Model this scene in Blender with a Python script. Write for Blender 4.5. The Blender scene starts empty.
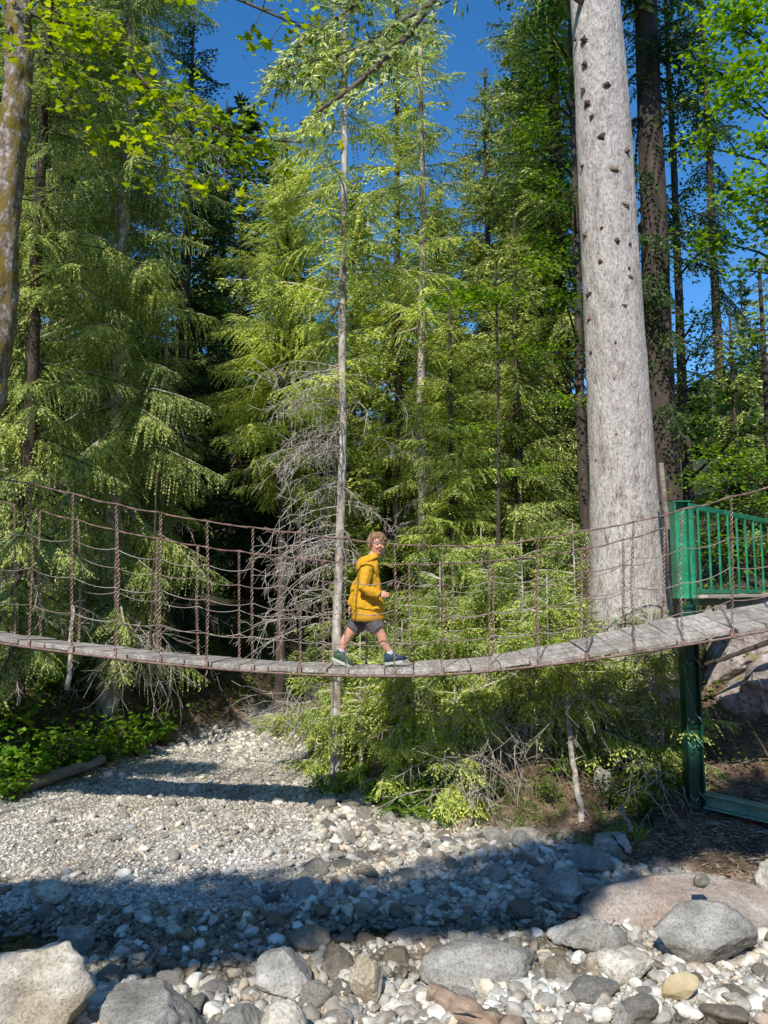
import bpy, math, random
import numpy as np
from mathutils import Vector, Matrix, noise, Quaternion
PI = math.pi
R = math.radians
random.seed(7)
sc = bpy.context.scene
col = sc.collection

# ------------------------------------------------------------------ camera
PITCH = R(6.0); F = 740.0; EYE = Vector((0, 0, 2.45))
def at(px, py, Y):
    """world point at plane y=Y seen near the given spot of the 768x1024 frame (used as a tape measure)"""
    u = (px-384)/F; v = (512-py)/F
    d = Vector((u, math.cos(PITCH)-v*math.sin(PITCH), math.sin(PITCH)+v*math.cos(PITCH)))
    return EYE + d*(Y/d.y)
cam = bpy.data.cameras.new('camera'); co = bpy.data.objects.new('camera', cam); col.objects.link(co)
co.location = EYE; co.rotation_euler = (PI/2+PITCH, 0, 0)
cam.sensor_fit = 'VERTICAL'; cam.sensor_height = 36; cam.sensor_width = 27; cam.lens = 36*F/1024
cam.clip_end = 2000; cam.clip_start = .05
sc.camera = co

# ------------------------------------------------------------------ light
SUN_EL, SUN_AZ = R(43), R(17)            # the sun stands behind the camera and to its left
S = Vector((-math.sin(SUN_AZ)*math.cos(SUN_EL), -math.cos(SUN_AZ)*math.cos(SUN_EL), math.sin(SUN_EL)))
sun = bpy.data.lights.new('sun', 'SUN'); sun.energy = 5.0; sun.angle = R(.55); sun.color = (1, .955, .86)
so = bpy.data.objects.new('sun', sun); col.objects.link(so)
so.rotation_euler = (-S).to_track_quat('-Z', 'Y').to_euler()
w = bpy.data.worlds.new('World'); sc.world = w; w.use_nodes = True
nt = w.node_tree; nt.nodes.clear()
sky = nt.nodes.new('ShaderNodeTexSky'); sky.sky_type = 'NISHITA'; sky.sun_disc = False
sky.sun_elevation = SUN_EL; sky.sun_rotation = math.atan2(S.x, S.y); sky.air_density = 1.0; sky.dust_density = .15; sky.ozone_density = 2.6; sky.altitude = 1400
hs = nt.nodes.new('ShaderNodeHueSaturation'); hs.inputs['Saturation'].default_value = 1.29; hs.inputs['Value'].default_value = 1.45
bg = nt.nodes.new('ShaderNodeBackground'); bg.inputs[1].default_value = .15
out = nt.nodes.new('ShaderNodeOutputWorld')
nt.links.new(sky.outputs[0], hs.inputs['Color']); nt.links.new(hs.outputs[0], bg.inputs[0]); nt.links.new(bg.outputs[0], out.inputs[0])
sc.view_settings.view_transform = 'Standard'; sc.view_settings.look = 'None'; sc.view_settings.exposure = 0
sc.cycles.max_bounces = 7; sc.cycles.transparent_max_bounces = 8; sc.cycles.caustics_reflective = False; sc.cycles.caustics_refractive = False
sc.cycles.use_denoising = True

# ------------------------------------------------------------------ materials
def nodes(name):
    m = bpy.data.materials.new(name); m.use_nodes = True; t = m.node_tree
    b = t.nodes['Principled BSDF']; return m, t, b
def N(t, typ, **k):
    n = t.nodes.new(typ)
    for a, v in k.items():
        if a.startswith('i_'):
            key = a[2:]; key = int(key) if key.isdigit() else key.replace('_', ' ')
            n.inputs[key].default_value = v
        else: setattr(n, a, v)
    return n
def ramp(t, stops):
    r = t.nodes.new('ShaderNodeValToRGB'); e = r.color_ramp.elements
    while len(e) < len(stops): e.new(.5)
    for el, (p, c) in zip(e, stops): el.position = p; el.color = (*c, 1)
    return r
def mix(t, f, a, b, typ='MIX'):
    m = t.nodes.new('ShaderNodeMix'); m.data_type = 'RGBA'; m.blend_type = typ
    for i, v in ((0, f), (6, a), (7, b)):
        if hasattr(v, 'links') or isinstance(v, bpy.types.NodeSocket): t.links.new(v, m.inputs[i])
        else: m.inputs[i].default_value = v if i == 0 else (*v, 1)
    return m.outputs[2]
def noise_mat(name, stops, scale=8, rough=.85, bump=.3, bscale=None, vary=0., stretch=(1, 1, 1), dist=.01, island=False, metallic=0, moss=None, detail=6, mott=None, speck=None):
    m, t, b = nodes(name); L = t.links.new
    tc = N(t, 'ShaderNodeTexCoord'); mp = N(t, 'ShaderNodeMapping'); mp.inputs['Scale'].default_value = stretch
    L(tc.outputs['Object'], mp.inputs[0]); src = mp.outputs[0]
    oi = N(t, 'ShaderNodeObjectInfo')
    ad = N(t, 'ShaderNodeVectorMath', operation='ADD'); L(src, ad.inputs[0])
    mu = N(t, 'ShaderNodeMath', operation='MULTIPLY', i_1=37.); L(oi.outputs['Random'], mu.inputs[0]); L(mu.outputs[0], ad.inputs[1]); src = ad.outputs[0]
    n = N(t, 'ShaderNodeTexNoise', i_Scale=scale, i_Detail=detail, i_Roughness=.62); L(src, n.inputs['Vector'])
    r = ramp(t, stops); L(n.outputs[0], r.inputs[0]); c = r.outputs[0]
    if mott:
        n3 = N(t, 'ShaderNodeTexNoise', i_Scale=mott[0], i_Detail=3.); L(src, n3.inputs['Vector'])
        r3 = ramp(t, [(.42, (0, 0, 0)), (.6, (1, 1, 1))]); L(n3.outputs[0], r3.inputs[0])
        mm = N(t, 'ShaderNodeMath', operation='MULTIPLY', i_1=mott[2]); L(r3.outputs[0], mm.inputs[0])
        c = mix(t, mm.outputs[0], c, mott[1])
    if speck:
        n4 = N(t, 'ShaderNodeTexNoise', i_Scale=speck[0], i_Detail=5., i_Roughness=.75); L(src, n4.inputs['Vector'])
        r4 = ramp(t, [(.40, (speck[1],)*3), (.5, (1, 1, 1)), (.62, (speck[2],)*3)]); L(n4.outputs[0], r4.inputs[0]); c = mix(t, 1., c, r4.outputs[0], 'MULTIPLY')
    if vary:
        if island: g = N(t, 'ShaderNodeNewGeometry'); rnd = g.outputs['Random Per Island']
        else: rnd = oi.outputs['Random']
        mr = N(t, 'ShaderNodeMapRange', i_3=1-vary, i_4=1+vary); L(rnd, mr.inputs[0])
        hsn = N(t, 'ShaderNodeHueSaturation'); L(c, hsn.inputs['Color']); L(mr.outputs[0], hsn.inputs['Value'])
        c = hsn.outputs[0]
        w1 = N(t, 'ShaderNodeTexWhiteNoise', noise_dimensions='1D'); L(rnd, w1.inputs['W'])
        rr = ramp(t, [(0, (1, 1, 1)), (.62, (1, .99, .97)), (.8, (1.0, .9, .74)), (.9, (1, .83, .72)), (1, (.82, .92, 1))]); L(w1.outputs[0], rr.inputs[0])
        if name.startswith(('stone', 'pebble')): c = mix(t, .9, c, rr.outputs[0], 'MULTIPLY')
    if moss:
        g = N(t, 'ShaderNodeNewGeometry'); sx = N(t, 'ShaderNodeSeparateXYZ'); L(g.outputs['Normal'], sx.inputs[0])
        n2 = N(t, 'ShaderNodeTexNoise', i_Scale=moss[1], i_Detail=5.); L(src, n2.inputs['Vector'])
        ma = N(t, 'ShaderNodeMath', operation='MULTIPLY_ADD', i_1=moss[3], i_2=0.); L(sx.outputs[2], ma.inputs[0]); L(n2.outputs[0], ma.inputs[2])
        rm = ramp(t, [(moss[2]-.04, (0, 0, 0)), (min(1, moss[2]+.12), (1, 1, 1))]); L(ma.outputs[0], rm.inputs[0])
        c = mix(t, rm.outputs[0], c, moss[0])
    L(c, b.inputs['Base Color']); b.inputs['Roughness'].default_value = rough; b.inputs['Metallic'].default_value = metallic
    if bump:
        nb = N(t, 'ShaderNodeTexNoise', i_Scale=bscale or scale*3, i_Detail=8., i_Roughness=.7); L(src, nb.inputs['Vector'])
        bp = N(t, 'ShaderNodeBump', i_Strength=bump, i_Distance=dist); L(nb.outputs[0], bp.inputs['Height']); L(bp.outputs[0], b.inputs['Normal'])
    return m
def leaf_mat(name, stops, transl=.35, rough=.5, patch=.9):
    m, t, b = nodes(name); L = t.links.new
    g = N(t, 'ShaderNodeNewGeometry'); r = ramp(t, stops); L(g.outputs['Random Per Island'], r.inputs[0])
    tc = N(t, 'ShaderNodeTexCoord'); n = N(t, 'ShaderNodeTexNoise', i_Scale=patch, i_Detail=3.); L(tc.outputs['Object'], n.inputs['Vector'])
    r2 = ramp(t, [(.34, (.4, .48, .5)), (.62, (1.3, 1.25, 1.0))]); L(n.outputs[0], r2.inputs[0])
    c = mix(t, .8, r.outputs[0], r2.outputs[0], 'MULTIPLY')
    L(c, b.inputs['Base Color']); b.inputs['Roughness'].default_value = rough
    b.inputs['Specular IOR Level'].default_value = .35
    tr = N(t, 'ShaderNodeBsdfTranslucent'); hs_ = N(t, 'ShaderNodeHueSaturation', i_Hue=.485, i_Saturation=1.15, i_Value=1.5); L(c, hs_.inputs['Color']); L(hs_.outputs[0], tr.inputs[0])
    mx = N(t, 'ShaderNodeMixShader', i_0=transl); L(b.outputs[0], mx.inputs[1]); L(tr.outputs[0], mx.inputs[2])
    L(mx.outputs[0], t.nodes['Material Output'].inputs[0])
    return m
M = {}
M['needle_bright'] = leaf_mat('needle_bright', [(0, (.10, .18, .03)), (.4, (.42, .54, .10)), (.75, (.76, .84, .24)), (1, (.92, .90, .50))], .34)  # dark-to-pale random spread puts sunlit glints and shade into the needle colour
M['needle_mid'] = leaf_mat('needle_mid', [(0, (.045, .09, .025)), (.4, (.28, .39, .09)), (.75, (.64, .72, .23)), (1, (.90, .87, .50))], .3)  # same lit-and-shaded contrast put into the needle tones
M['needle_dark'] = leaf_mat('needle_dark', [(0, (.012, .03, .008)), (.6, (.04, .085, .02)), (1, (.13, .20, .05))], .25)  # on the spruces of the dark gap this colour stands in for shade
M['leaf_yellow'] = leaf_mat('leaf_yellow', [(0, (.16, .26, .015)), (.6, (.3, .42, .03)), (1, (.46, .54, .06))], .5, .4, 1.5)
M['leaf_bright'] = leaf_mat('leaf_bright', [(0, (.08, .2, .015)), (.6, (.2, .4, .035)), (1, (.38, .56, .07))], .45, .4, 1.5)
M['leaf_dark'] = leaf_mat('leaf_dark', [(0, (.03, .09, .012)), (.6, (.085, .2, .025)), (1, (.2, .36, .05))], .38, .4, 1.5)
M['dry'] = leaf_mat('dry', [(0, (.14, .10, .05)), (.6, (.27, .22, .12)), (1, (.42, .37, .24))], .2, .8, 1.5)
M['bark_pale'] = noise_mat('bark_pale', [(.28, (.17, .12, .10)), (.37, (.48, .41, .36)), (.5, (.72, .64, .58)), (.7, (.88, .81, .75))], 11, .9, 1.0, 26, stretch=(1, 1, .38), dist=.06, mott=(1.1, (.50, .44, .40), .45), detail=9, speck=(46, .55, 1.06))
M['bark_dark'] = noise_mat('bark_dark', [(.3, (.03, .022, .018)), (.7, (.12, .09, .07))], 10, .95, .9, 20, stretch=(1, 1, .3), dist=.03)
M['scar'] = noise_mat('scar', [(.35, (.035, .02, .016)), (.52, (.11, .065, .05)), (.7, (.32, .24, .19))], 60, .95, .6, 90, dist=.01)
M['bark_grey'] = noise_mat('bark_grey', [(.3, (.16, .12, .095)), (.5, (.42, .36, .30)), (.7, (.74, .68, .60))], 14, .9, .8, 30, stretch=(1, 1, .4), dist=.015)
M['bark_moss'] = noise_mat('bark_moss', [(.3, (.08, .055, .04)), (.48, (.26, .2, .16)), (.66, (.55, .5, .45))], 16, .95, 1.0, 30, stretch=(1, 1, .6), dist=.02, moss=((.19, .135, .018), 9, .47, .0), speck=(30, .45, 1.2))
M['twig'] = noise_mat('twig', [(.3, (.30, .25, .20)), (.7, (.62, .56, .49))], 10, .9, 0, vary=.2, island=True)
M['twig_dark'] = noise_mat('twig_dark', [(.3, (.07, .05, .035)), (.7, (.17, .13, .10))], 10, .9, 0)
M['rock_pale'] = noise_mat('rock_pale', [(.25, (.32, .27, .21)), (.5, (.62, .56, .46)), (.75, (.82, .77, .67))], 5, .8, .9, 11, dist=.03, vary=.12, mott=(2.2, (.42, .31, .17), .5), detail=10, speck=(55, .62, 1.12))
M['rock_grey'] = noise_mat('rock_grey', [(.25, (.18, .168, .145)), (.5, (.39, .37, .325)), (.75, (.66, .63, .56))], 6, .75, .9, 13, dist=.03, vary=.15, mott=(2.6, (.20, .185, .155), .5), detail=10, speck=(60, .6, 1.12))
M['stone'] = noise_mat('stone', [(.25, (.20, .18, .15)), (.5, (.44, .41, .355)), (.75, (.72, .68, .59))], 7, .75, .8, 20, dist=.05, vary=.42, mott=(2, (.5, .44, .34), .4), detail=9, speck=(16, .55, 1.15))
M['stone_wet_shade'] = noise_mat('stone_wet_shade', [(.25, (.08, .07, .05)), (.5, (.18, .155, .12)), (.75, (.32, .28, .22))], 9, .38, .5, 30, dist=.01, vary=.35, mott=(5, (.12, .08, .04), .4), detail=9)  # wet stones, and stones tinted dark for the canopy's shade
M['pebble'] = noise_mat('pebble', [(.25, (.28, .255, .22)), (.5, (.58, .55, .49)), (.75, (.84, .81, .74))], 14, .8, .3, 60, dist=.006, vary=.45, island=True, mott=(.9, (.33, .28, .21), .5))
M['cobble'] = noise_mat('stone_cobble', [(.25, (.20, .18, .15)), (.5, (.42, .39, .335)), (.75, (.68, .64, .56))], 16, .78, .7, 40, dist=.012, vary=.4, island=True, mott=(7, (.45, .38, .28), .4), detail=9, speck=(90, .65, 1.1))
M['pebble_wet_shade'] = noise_mat('pebble_wet_shade', [(.25, (.08, .07, .05)), (.5, (.17, .15, .11)), (.75, (.32, .28, .22))], 14, .4, .3, 60, dist=.006, vary=.45, island=True)  # wet pool pebbles; also deepens the shade of the canopy band by colour
M['rock_pink'] = noise_mat('rock_pink', [(.25, (.20, .16, .14)), (.5, (.42, .35, .32)), (.75, (.64, .57, .54))], 4, .85, 1.0, 9, dist=.05, moss=((.19, .18, .015), 3, .93, .55), detail=10, speck=(14, .45, 1.15))
M['rock_mossy'] = noise_mat('rock_mossy', [(.25, (.12, .10, .085)), (.5, (.25, .22, .19)), (.75, (.42, .39, .35))], 5, .85, .9, 12, dist=.03, moss=((.07, .08, .012), 4, .95, .5))
M['rock_slab'] = noise_mat('rock_slab', [(.25, (.26, .2, .16)), (.5, (.46, .39, .33)), (.75, (.66, .6, .54))], 3.5, .85, .9, 14, dist=.04, mott=(2, (.36, .23, .16), .5), detail=10, speck=(50, .62, 1.12))
M['rock_yellow'] = noise_mat('rock_yellow', [(.3, (.38, .29, .15)), (.7, (.62, .52, .33))], 6, .8, .6, 18)
M['plank'] = noise_mat('plank', [(.25, (.16, .125, .10)), (.45, (.40, .35, .31)), (.7, (.70, .65, .59))], 9, .85, .9, 30, stretch=(5, .8, 5), dist=.008, vary=.14, mott=(2, (.2, .16, .13), .5))
M['plank_long'] = noise_mat('plank_long', [(.3, (.34, .28, .22)), (.7, (.66, .58, .5))], 5, .85, .5, 22, stretch=(1, 7, 7), dist=.006, vary=.12)
M['chain'] = noise_mat('chain', [(.3, (.12, .06, .04)), (.5, (.33, .21, .155)), (.7, (.56, .45, .37))], 25, .6, .4, 90, metallic=.25, dist=.003)
M['wire'] = noise_mat('wire', [(.3, (.14, .085, .065)), (.5, (.26, .2, .17)), (.7, (.42, .39, .36))], 3, .5, 0, metallic=.35)
M['rope'] = noise_mat('rope', [(.3, (.11, .055, .045)), (.7, (.33, .22, .18))], 22, .8, .6, 90, dist=.004)
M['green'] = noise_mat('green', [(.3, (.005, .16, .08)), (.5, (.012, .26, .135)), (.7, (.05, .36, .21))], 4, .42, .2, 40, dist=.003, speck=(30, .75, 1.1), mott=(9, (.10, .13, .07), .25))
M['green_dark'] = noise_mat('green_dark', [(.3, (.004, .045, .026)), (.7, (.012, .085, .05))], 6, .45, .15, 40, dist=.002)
M['green_pale'] = noise_mat('green_pale', [(.3, (.09, .21, .15)), (.7, (.24, .38, .30))], 7, .5, .2, 40, dist=.002)
M['soilwood'] = noise_mat('soilwood', [(.3, (.16, .10, .065)), (.5, (.36, .25, .17)), (.75, (.56, .43, .33))], 7, .85, .9, 26, stretch=(.35, 3, 3), dist=.015)
M['wood_old'] = noise_mat('wood_old', [(.3, (.12, .095, .07)), (.7, (.36, .30, .24))], 6, .9, .9, 22, stretch=(.3, 3, 3), dist=.015)
M['skin'] = noise_mat('skin', [(.3, (.62, .30, .19)), (.7, (.72, .38, .26))], 6, .5, .1, 60, dist=.001)
M['skin'].node_tree.nodes['Principled BSDF'].inputs['Subsurface Weight'].default_value = .12
M['skin'].node_tree.nodes['Principled BSDF'].inputs['Subsurface Scale'].default_value = .02
M['hoodie'] = noise_mat('hoodie', [(.3, (.62, .31, .012)), (.7, (.74, .40, .02))], 6, .95, .45, 18, dist=.02)
M['hoodie_in'] = noise_mat('hoodie_in', [(.3, (.40, .20, .01)), (.7, (.48, .25, .014))], 6, .95, .3, 18, dist=.01)
M['shorts'] = noise_mat('shorts', [(.3, (.085, .075, .085)), (.7, (.14, .125, .135))], 9, .95, .4, 24, dist=.01)
M['hair'] = noise_mat('hair', [(.3, (.17, .09, .04)), (.7, (.42, .27, .14))], 16, .6, .5, 60, stretch=(1, 1, .3), dist=.006, vary=.25, island=True)
M['sock'] = noise_mat('sock', [(.3, (.35, .42, .55)), (.7, (.55, .6, .7))], 20, .95, .2)
M['shoe'] = noise_mat('shoe', [(.3, (.01, .02, .05)), (.7, (.03, .06, .11))], 20, .7, .2)
M['shoe_green'] = noise_mat('shoe_green', [(.3, (.03, .07, .04)), (.7, (.07, .13, .08))], 20, .7, .2)
M['sole'] = noise_mat('sole', [(.3, (.38, .42, .36)), (.7, (.55, .58, .5))], 20, .7, .1)
M['dark'] = noise_mat('dark', [(.3, (.015, .01, .01)), (.7, (.03, .02, .02))], 20, .4, 0)
M['eye_white'] = noise_mat('eye_white', [(.3, (.7, .68, .65)), (.7, (.75, .73, .7))], 5, .3, 0)
M['lip'] = noise_mat('lip', [(.3, (.42, .11, .09)), (.7, (.5, .16, .12))], 5, .5, 0)

# water: thin clear sheet over the stones
m, t, b = nodes('water'); L = t.links.new
tr = N(t, 'ShaderNodeBsdfTransparent'); tr.inputs[0].default_value = (.80, .78, .62, 1)
gl = N(t, 'ShaderNodeBsdfGlossy'); gl.inputs['Roughness'].default_value = .03
fr = N(t, 'ShaderNodeFresnel', i_IOR=1.33); mx = N(t, 'ShaderNodeMixShader')
nb = N(t, 'ShaderNodeTexNoise', i_Scale=9., i_Detail=3.); bp = N(t, 'ShaderNodeBump', i_Strength=.35, i_Distance=.03)
tcw = N(t, 'ShaderNodeTexCoord'); L(tcw.outputs['Object'], nb.inputs['Vector']); L(nb.outputs[0], bp.inputs['Height']); L(bp.outputs[0], gl.inputs['Normal']); L(bp.outputs[0], fr.inputs['Normal'])
L(fr.outputs[0], mx.inputs[0]); L(tr.outputs[0], mx.inputs[1]); L(gl.outputs[0], mx.inputs[2]); L(mx.outputs[0], t.nodes['Material Output'].inputs[0]); M['water'] = m

# ------------------------------------------------------------------ object helpers
def tag(o, label=None, cat=None, group=None, kind=None):
    for k, v in (('label', label), ('category', cat), ('group', group), ('kind', kind)):
        if v: o[k] = v
    return o
def empty(name, label, cat, loc=(0, 0, 0), group=None):
    o = bpy.data.objects.new(name, None); o.empty_display_size = .1; col.objects.link(o); o.location = loc
    return tag(o, label, cat, group)
def mk(name, V, faces, mat, parent=None, smooth=True, loc=None):
    """V (n,3); faces: (m,k) int array or list of tuples; vertices in world axes, relative to parent/loc origin"""
    me = bpy.data.meshes.new(name)
    V = np.asarray(V, dtype=np.float32)
    if isinstance(faces, np.ndarray) and faces.ndim == 2:
        n, k = faces.shape
        me.vertices.add(len(V)); me.vertices.foreach_set('co', V.ravel())
        me.loops.add(n*k); me.loops.foreach_set('vertex_index', faces.astype(np.int32).ravel())
        me.polygons.add(n); me.polygons.foreach_set('loop_start', np.arange(0, n*k, k, dtype=np.int32))
        me.polygons.foreach_set('loop_total', np.full(n, k, dtype=np.int32))
        me.update(calc_edges=True); me.validate()
    else:
        me.from_pydata([tuple(v) for v in V], [], [tuple(f) for f in faces]); me.update()
    if smooth: me.polygons.foreach_set('use_smooth', np.ones(len(me.polygons), dtype=bool))
    me.materials.append(mat)
    o = bpy.data.objects.new(name, me); col.objects.link(o)
    if parent is not None: o.parent = parent
    if loc is not None: o.location = loc
    return o
class MB:
    def __init__(s): s.V = []; s.F = []; s.n = 0
    def add(s, V, Fc):
        V = np.asarray(V, dtype=float); s.V.append(V); s.F += [tuple(int(i)+s.n for i in f) for f in Fc]; s.n += len(V)
    def tube(s, P, r, k=6, cap=True, jit=0., ry=None):
        P = [Vector(p) for p in P]; n = len(P)
        if not hasattr(r, '__len__'): r = [r]*n
        V = []; up = None
        for i, p in enumerate(P):
            d = (P[min(i+1, n-1)]-P[max(i-1, 0)]).normalized()
            if up is None: up = d.orthogonal().normalized()
            up = (up-d*up.dot(d)).normalized(); sd = d.cross(up)
            for j in range(k):
                a = 2*PI*j/k; q = r[i]*(1+random.uniform(-jit, jit))
                V.append(p+up*math.cos(a)*q+sd*math.sin(a)*q)
        Fc = [(i*k+j, i*k+(j+1) % k, (i+1)*k+(j+1) % k, (i+1)*k+j) for i in range(n-1) for j in range(k)]
        if cap: Fc += [tuple(range(k))[::-1], tuple((n-1)*k+j for j in range(k))]
        s.add(V, Fc)
    def box(s, c, sz, M3=None, taper=0):
        h = [x/2 for x in sz]; V = [Vector((a*h[0], b_*h[1], c_*h[2])) for a in (-1, 1) for b_ in (-1, 1) for c_ in (-1, 1)]
        if M3 is not None: V = [M3 @ v for v in V]
        s.add([v+Vector(c) for v in V], [(0, 1, 3, 2), (4, 6, 7, 5), (0, 4, 5, 1), (2, 3, 7, 6), (0, 2, 6, 4), (1, 5, 7, 3)])
    def bar(s, p0, p1, wd, ht, up=(0, 0, 1)):
        p0 = Vector(p0); p1 = Vector(p1); d = p1-p0; L_ = d.length; x = d.normalized(); y = Vector(up).cross(x).normalized(); z = x.cross(y)
        s.box((p0+p1)/2, (L_, wd, ht), Matrix((x, y, z)).transposed())
    def build(s, name, mat, parent=None, smooth=True, bevel=0):
        o = mk(name, np.concatenate(s.V), s.F, mat, parent, smooth)
        if bevel:
            bm_ = o.modifiers.new('b', 'BEVEL'); bm_.width = bevel; bm_.segments = 2; bm_.limit_method = 'ANGLE'
        return o
def nz(x, y, z=0, s=1.): return noise.noise(Vector((x*s, y*s, z*s)))

# ------------------------------------------------------------------ terrain
def interp(x, xs, ys): return float(np.interp(x, xs, ys))
RY = [0, 3.5, 5.2, 6.3, 7.0, 7.5, 8.0, 8.8, 9.6, 11., 12.5, 14, 17]
RX = [3., 3.4, 3.6, 2.9, 2.05, 1.45, .75, -.45, -.85, -1.2, -1.5, -1.0, .8]
LY = [0, 4, 6, 8.6, 10, 11.3, 12, 13, 14.2, 17]
LX = [-5, -5.2, -5.0, -4.6, -4.2, -3.7, -3.1, -2.6, -2.0, -.3]
def zg(x, y):
    xr = interp(y, RY, RX); xl = interp(y, LY, LX)
    xr += .12*nz(0, y, 5, 2.2); xl += .15*nz(3, y, 9, 2.0)
    z = 0.
    z += .05*nz(x, y, 0, .7) + .03*nz(x, y, 3, 2.3)
    # wet channels: left pool, gap between stones, little run at lower right
    def dip(cx, cy, rx, ry, d):
        q = ((x-cx)/rx)**2+((y-cy)/ry)**2
        return -d*math.exp(-q*q*.8)
    z += dip(-2.7, 5.45, .85, .34, .12)+dip(-1.25, 5.1, .5, .16, .07)+dip(-.1, 5.65, .5, .2, .11)+dip(.9, 5.75, .5, .2, .07)+dip(1.75, 4.35, .9, .25, .12)+dip(-3.9, 6.6, .8, .3, .12)+dip(-.2, 7.3, .5, .2, .1)
    z += .10*math.exp(-((x+2.2)/2.)**2-((y-7.6)/1.1)**2)            # gravel bar
    z += .14*math.exp(-((x-1.2)/.7)**2-((y-6.95)/.35)**2)           # bedrock lump at the bank foot
    if y > 12.3: z += (y-12.3)*.12
    dr = x-xr; dl = xl-x
    if dr > 0:
        hi = 1.05 if y < 9 else 1.2
        # low rocky shelf near the camera
        sh = interp(y, [5.6+min(1.6, max(0, x-1.1)*1.3), 7.35+min(2.0, max(0, x-1.1)*1.4)], [0, 1])**1.6
        bank = hi*(1-math.exp(-(dr/.85)**1.6)) + .10*max(0, dr-2)
        shelf = .06*(1-math.exp(-(dr/.4)**2))+.05*dr
        z += bank*sh+shelf*(1-sh)
        # rocky shoulder right of the bridge end
        z += .7*interp(x, [2.9, 4.2], [0, 1])*interp(y, [8.0, 9.6], [0, 1])
    if dl > 0:
        z += .75*(1-math.exp(-(dl/.7)**1.5))+.17*max(0, dl-.6)+(.3 if dl > 2 else .15*dl)
    r = math.hypot(x, y)
    if r > 24: z += (r-24)*.11*(1+.4*nz(x, y, 0, .03))
    if y < 3.9: z += interp(y, [1.2, 3.9], [.85, 0])*interp(abs(x), [2, 6], [1, .8])
    z += .02*nz(x, y, 8, 6) + (.05*nz(x, y, 2, 1.6)+.04*nz(x, y, 1, 4.) if (dr > .1 or dl > .1) else 0)
    return z
def axis(lo, hi, fine_lo, fine_hi, step, grow=1.13):
    a = list(np.arange(fine_lo, fine_hi+1e-6, step)); s_ = step
    while a[-1] < hi: s_ *= grow; a.append(a[-1]+s_)
    s_ = step; b_ = []; x = fine_lo
    while x > lo: s_ *= grow; x -= s_; b_.append(x)
    return np.array(b_[::-1]+a)
X = axis(-260, 260, -5.6, 4.6, .05); Yv = axis(-120, 400, 3.6, 12.6, .05)
nx, ny = len(X), len(Yv)
V = np.zeros((nx*ny, 3)); soil = np.zeros(nx*ny, dtype=np.float32)
k_ = 0
for j, y in enumerate(Yv):
    xr = interp(y, RY, RX); xl = interp(y, LY, LX)
    for i, x in enumerate(X):
        V[k_] = (x, y, zg(float(x), float(y)))
        e = max(x-xr, xl-x)+.25*nz(x, y, 0, 1.7)
        if y < 6.4: e -= (6.4-y)*.5*(1 if x > 0 else 0)
        soil[k_] = min(1, max(0, (e+.05)/.35)); k_ += 1
ii, jj = np.meshgrid(np.arange(nx-1), np.arange(ny-1)); a = (jj*nx+ii).ravel()
Fc = np.stack([a, a+1, a+nx+1, a+nx], 1)
m, t, b = nodes('ground'); L = t.links.new
tc = N(t, 'ShaderNodeTexCoord')
vo = N(t, 'ShaderNodeTexVoronoi', i_Scale=26.); vo2 = N(t, 'ShaderNodeTexVoronoi', i_Scale=60.); nn = N(t, 'ShaderNodeTexNoise', i_Scale=1.4, i_Detail=6.)
for q in (vo, vo2, nn): L(tc.outputs['Object'], q.inputs['Vector'])
rv = ramp(t, [(0, (.20, .19, .17)), (.5, (.42, .40, .37)), (1, (.68, .66, .61))]); sp = N(t, 'ShaderNodeSeparateColor'); L(vo.outputs['Color'], sp.inputs[0]); L(sp.outputs[0], rv.inputs[0])
rn = ramp(t, [(.35, (.62, .58, .52)), (.65, (1.1, 1.1, 1.1))]); L(nn.outputs[0], rn.inputs[0])
gc = mix(t, 1., rv.outputs[0], rn.outputs[0], 'MULTIPLY')
ns = N(t, 'ShaderNodeTexNoise', i_Scale=5., i_Detail=9., i_Roughness=.7); L(tc.outputs['Object'], ns.inputs['Vector'])
rs = ramp(t, [(.3, (.035, .02, .012)), (.5, (.11, .068, .042)), (.66, (.30, .20, .13))]); L(ns.outputs[0], rs.inputs[0])
at_ = N(t, 'ShaderNodeAttribute', attribute_name='soil')
c = mix(t, at_.outputs['Fac'], gc, rs.outputs[0]); 
geo = N(t, 'ShaderNodeNewGeometry'); sxz = N(t, 'ShaderNodeSeparateXYZ'); L(geo.outputs['Position'], sxz.inputs[0])
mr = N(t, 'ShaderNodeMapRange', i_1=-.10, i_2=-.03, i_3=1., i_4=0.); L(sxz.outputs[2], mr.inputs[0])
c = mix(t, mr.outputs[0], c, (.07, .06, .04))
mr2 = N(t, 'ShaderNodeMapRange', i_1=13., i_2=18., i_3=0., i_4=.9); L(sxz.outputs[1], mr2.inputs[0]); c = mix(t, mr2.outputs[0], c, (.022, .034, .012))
L(c, b.inputs['Base Color']); b.inputs['Roughness'].default_value = .85
ad = N(t, 'ShaderNodeMath', operation='ADD'); L(vo.outputs['Distance'], ad.inputs[0]); L(ns.outputs[0], ad.inputs[1])
bp = N(t, 'ShaderNodeBump', i_Strength=.9, i_Distance=.02, invert=False); L(ad.outputs[0], bp.inputs['Height']); L(bp.outputs[0], b.inputs['Normal'])
M['ground'] = m
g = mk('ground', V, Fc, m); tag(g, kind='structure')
at1 = g.data.attributes.new('soil', 'FLOAT', 'POINT'); at1.data.foreach_set('value', soil)
# water sheet, lying in the dips
def zw(x, y): return -.055
wv = [(-5.4, 4.2, -.062), (2.9, 4.0, -.062), (3.3, 6.6, -.062), (-.3, 7.7, -.062), (-5.0, 7.6, -.062)]
wo = mk('water', wv, [(0, 1, 2, 3, 4)], M['water'], smooth=False); tag(wo, kind='structure')

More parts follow.
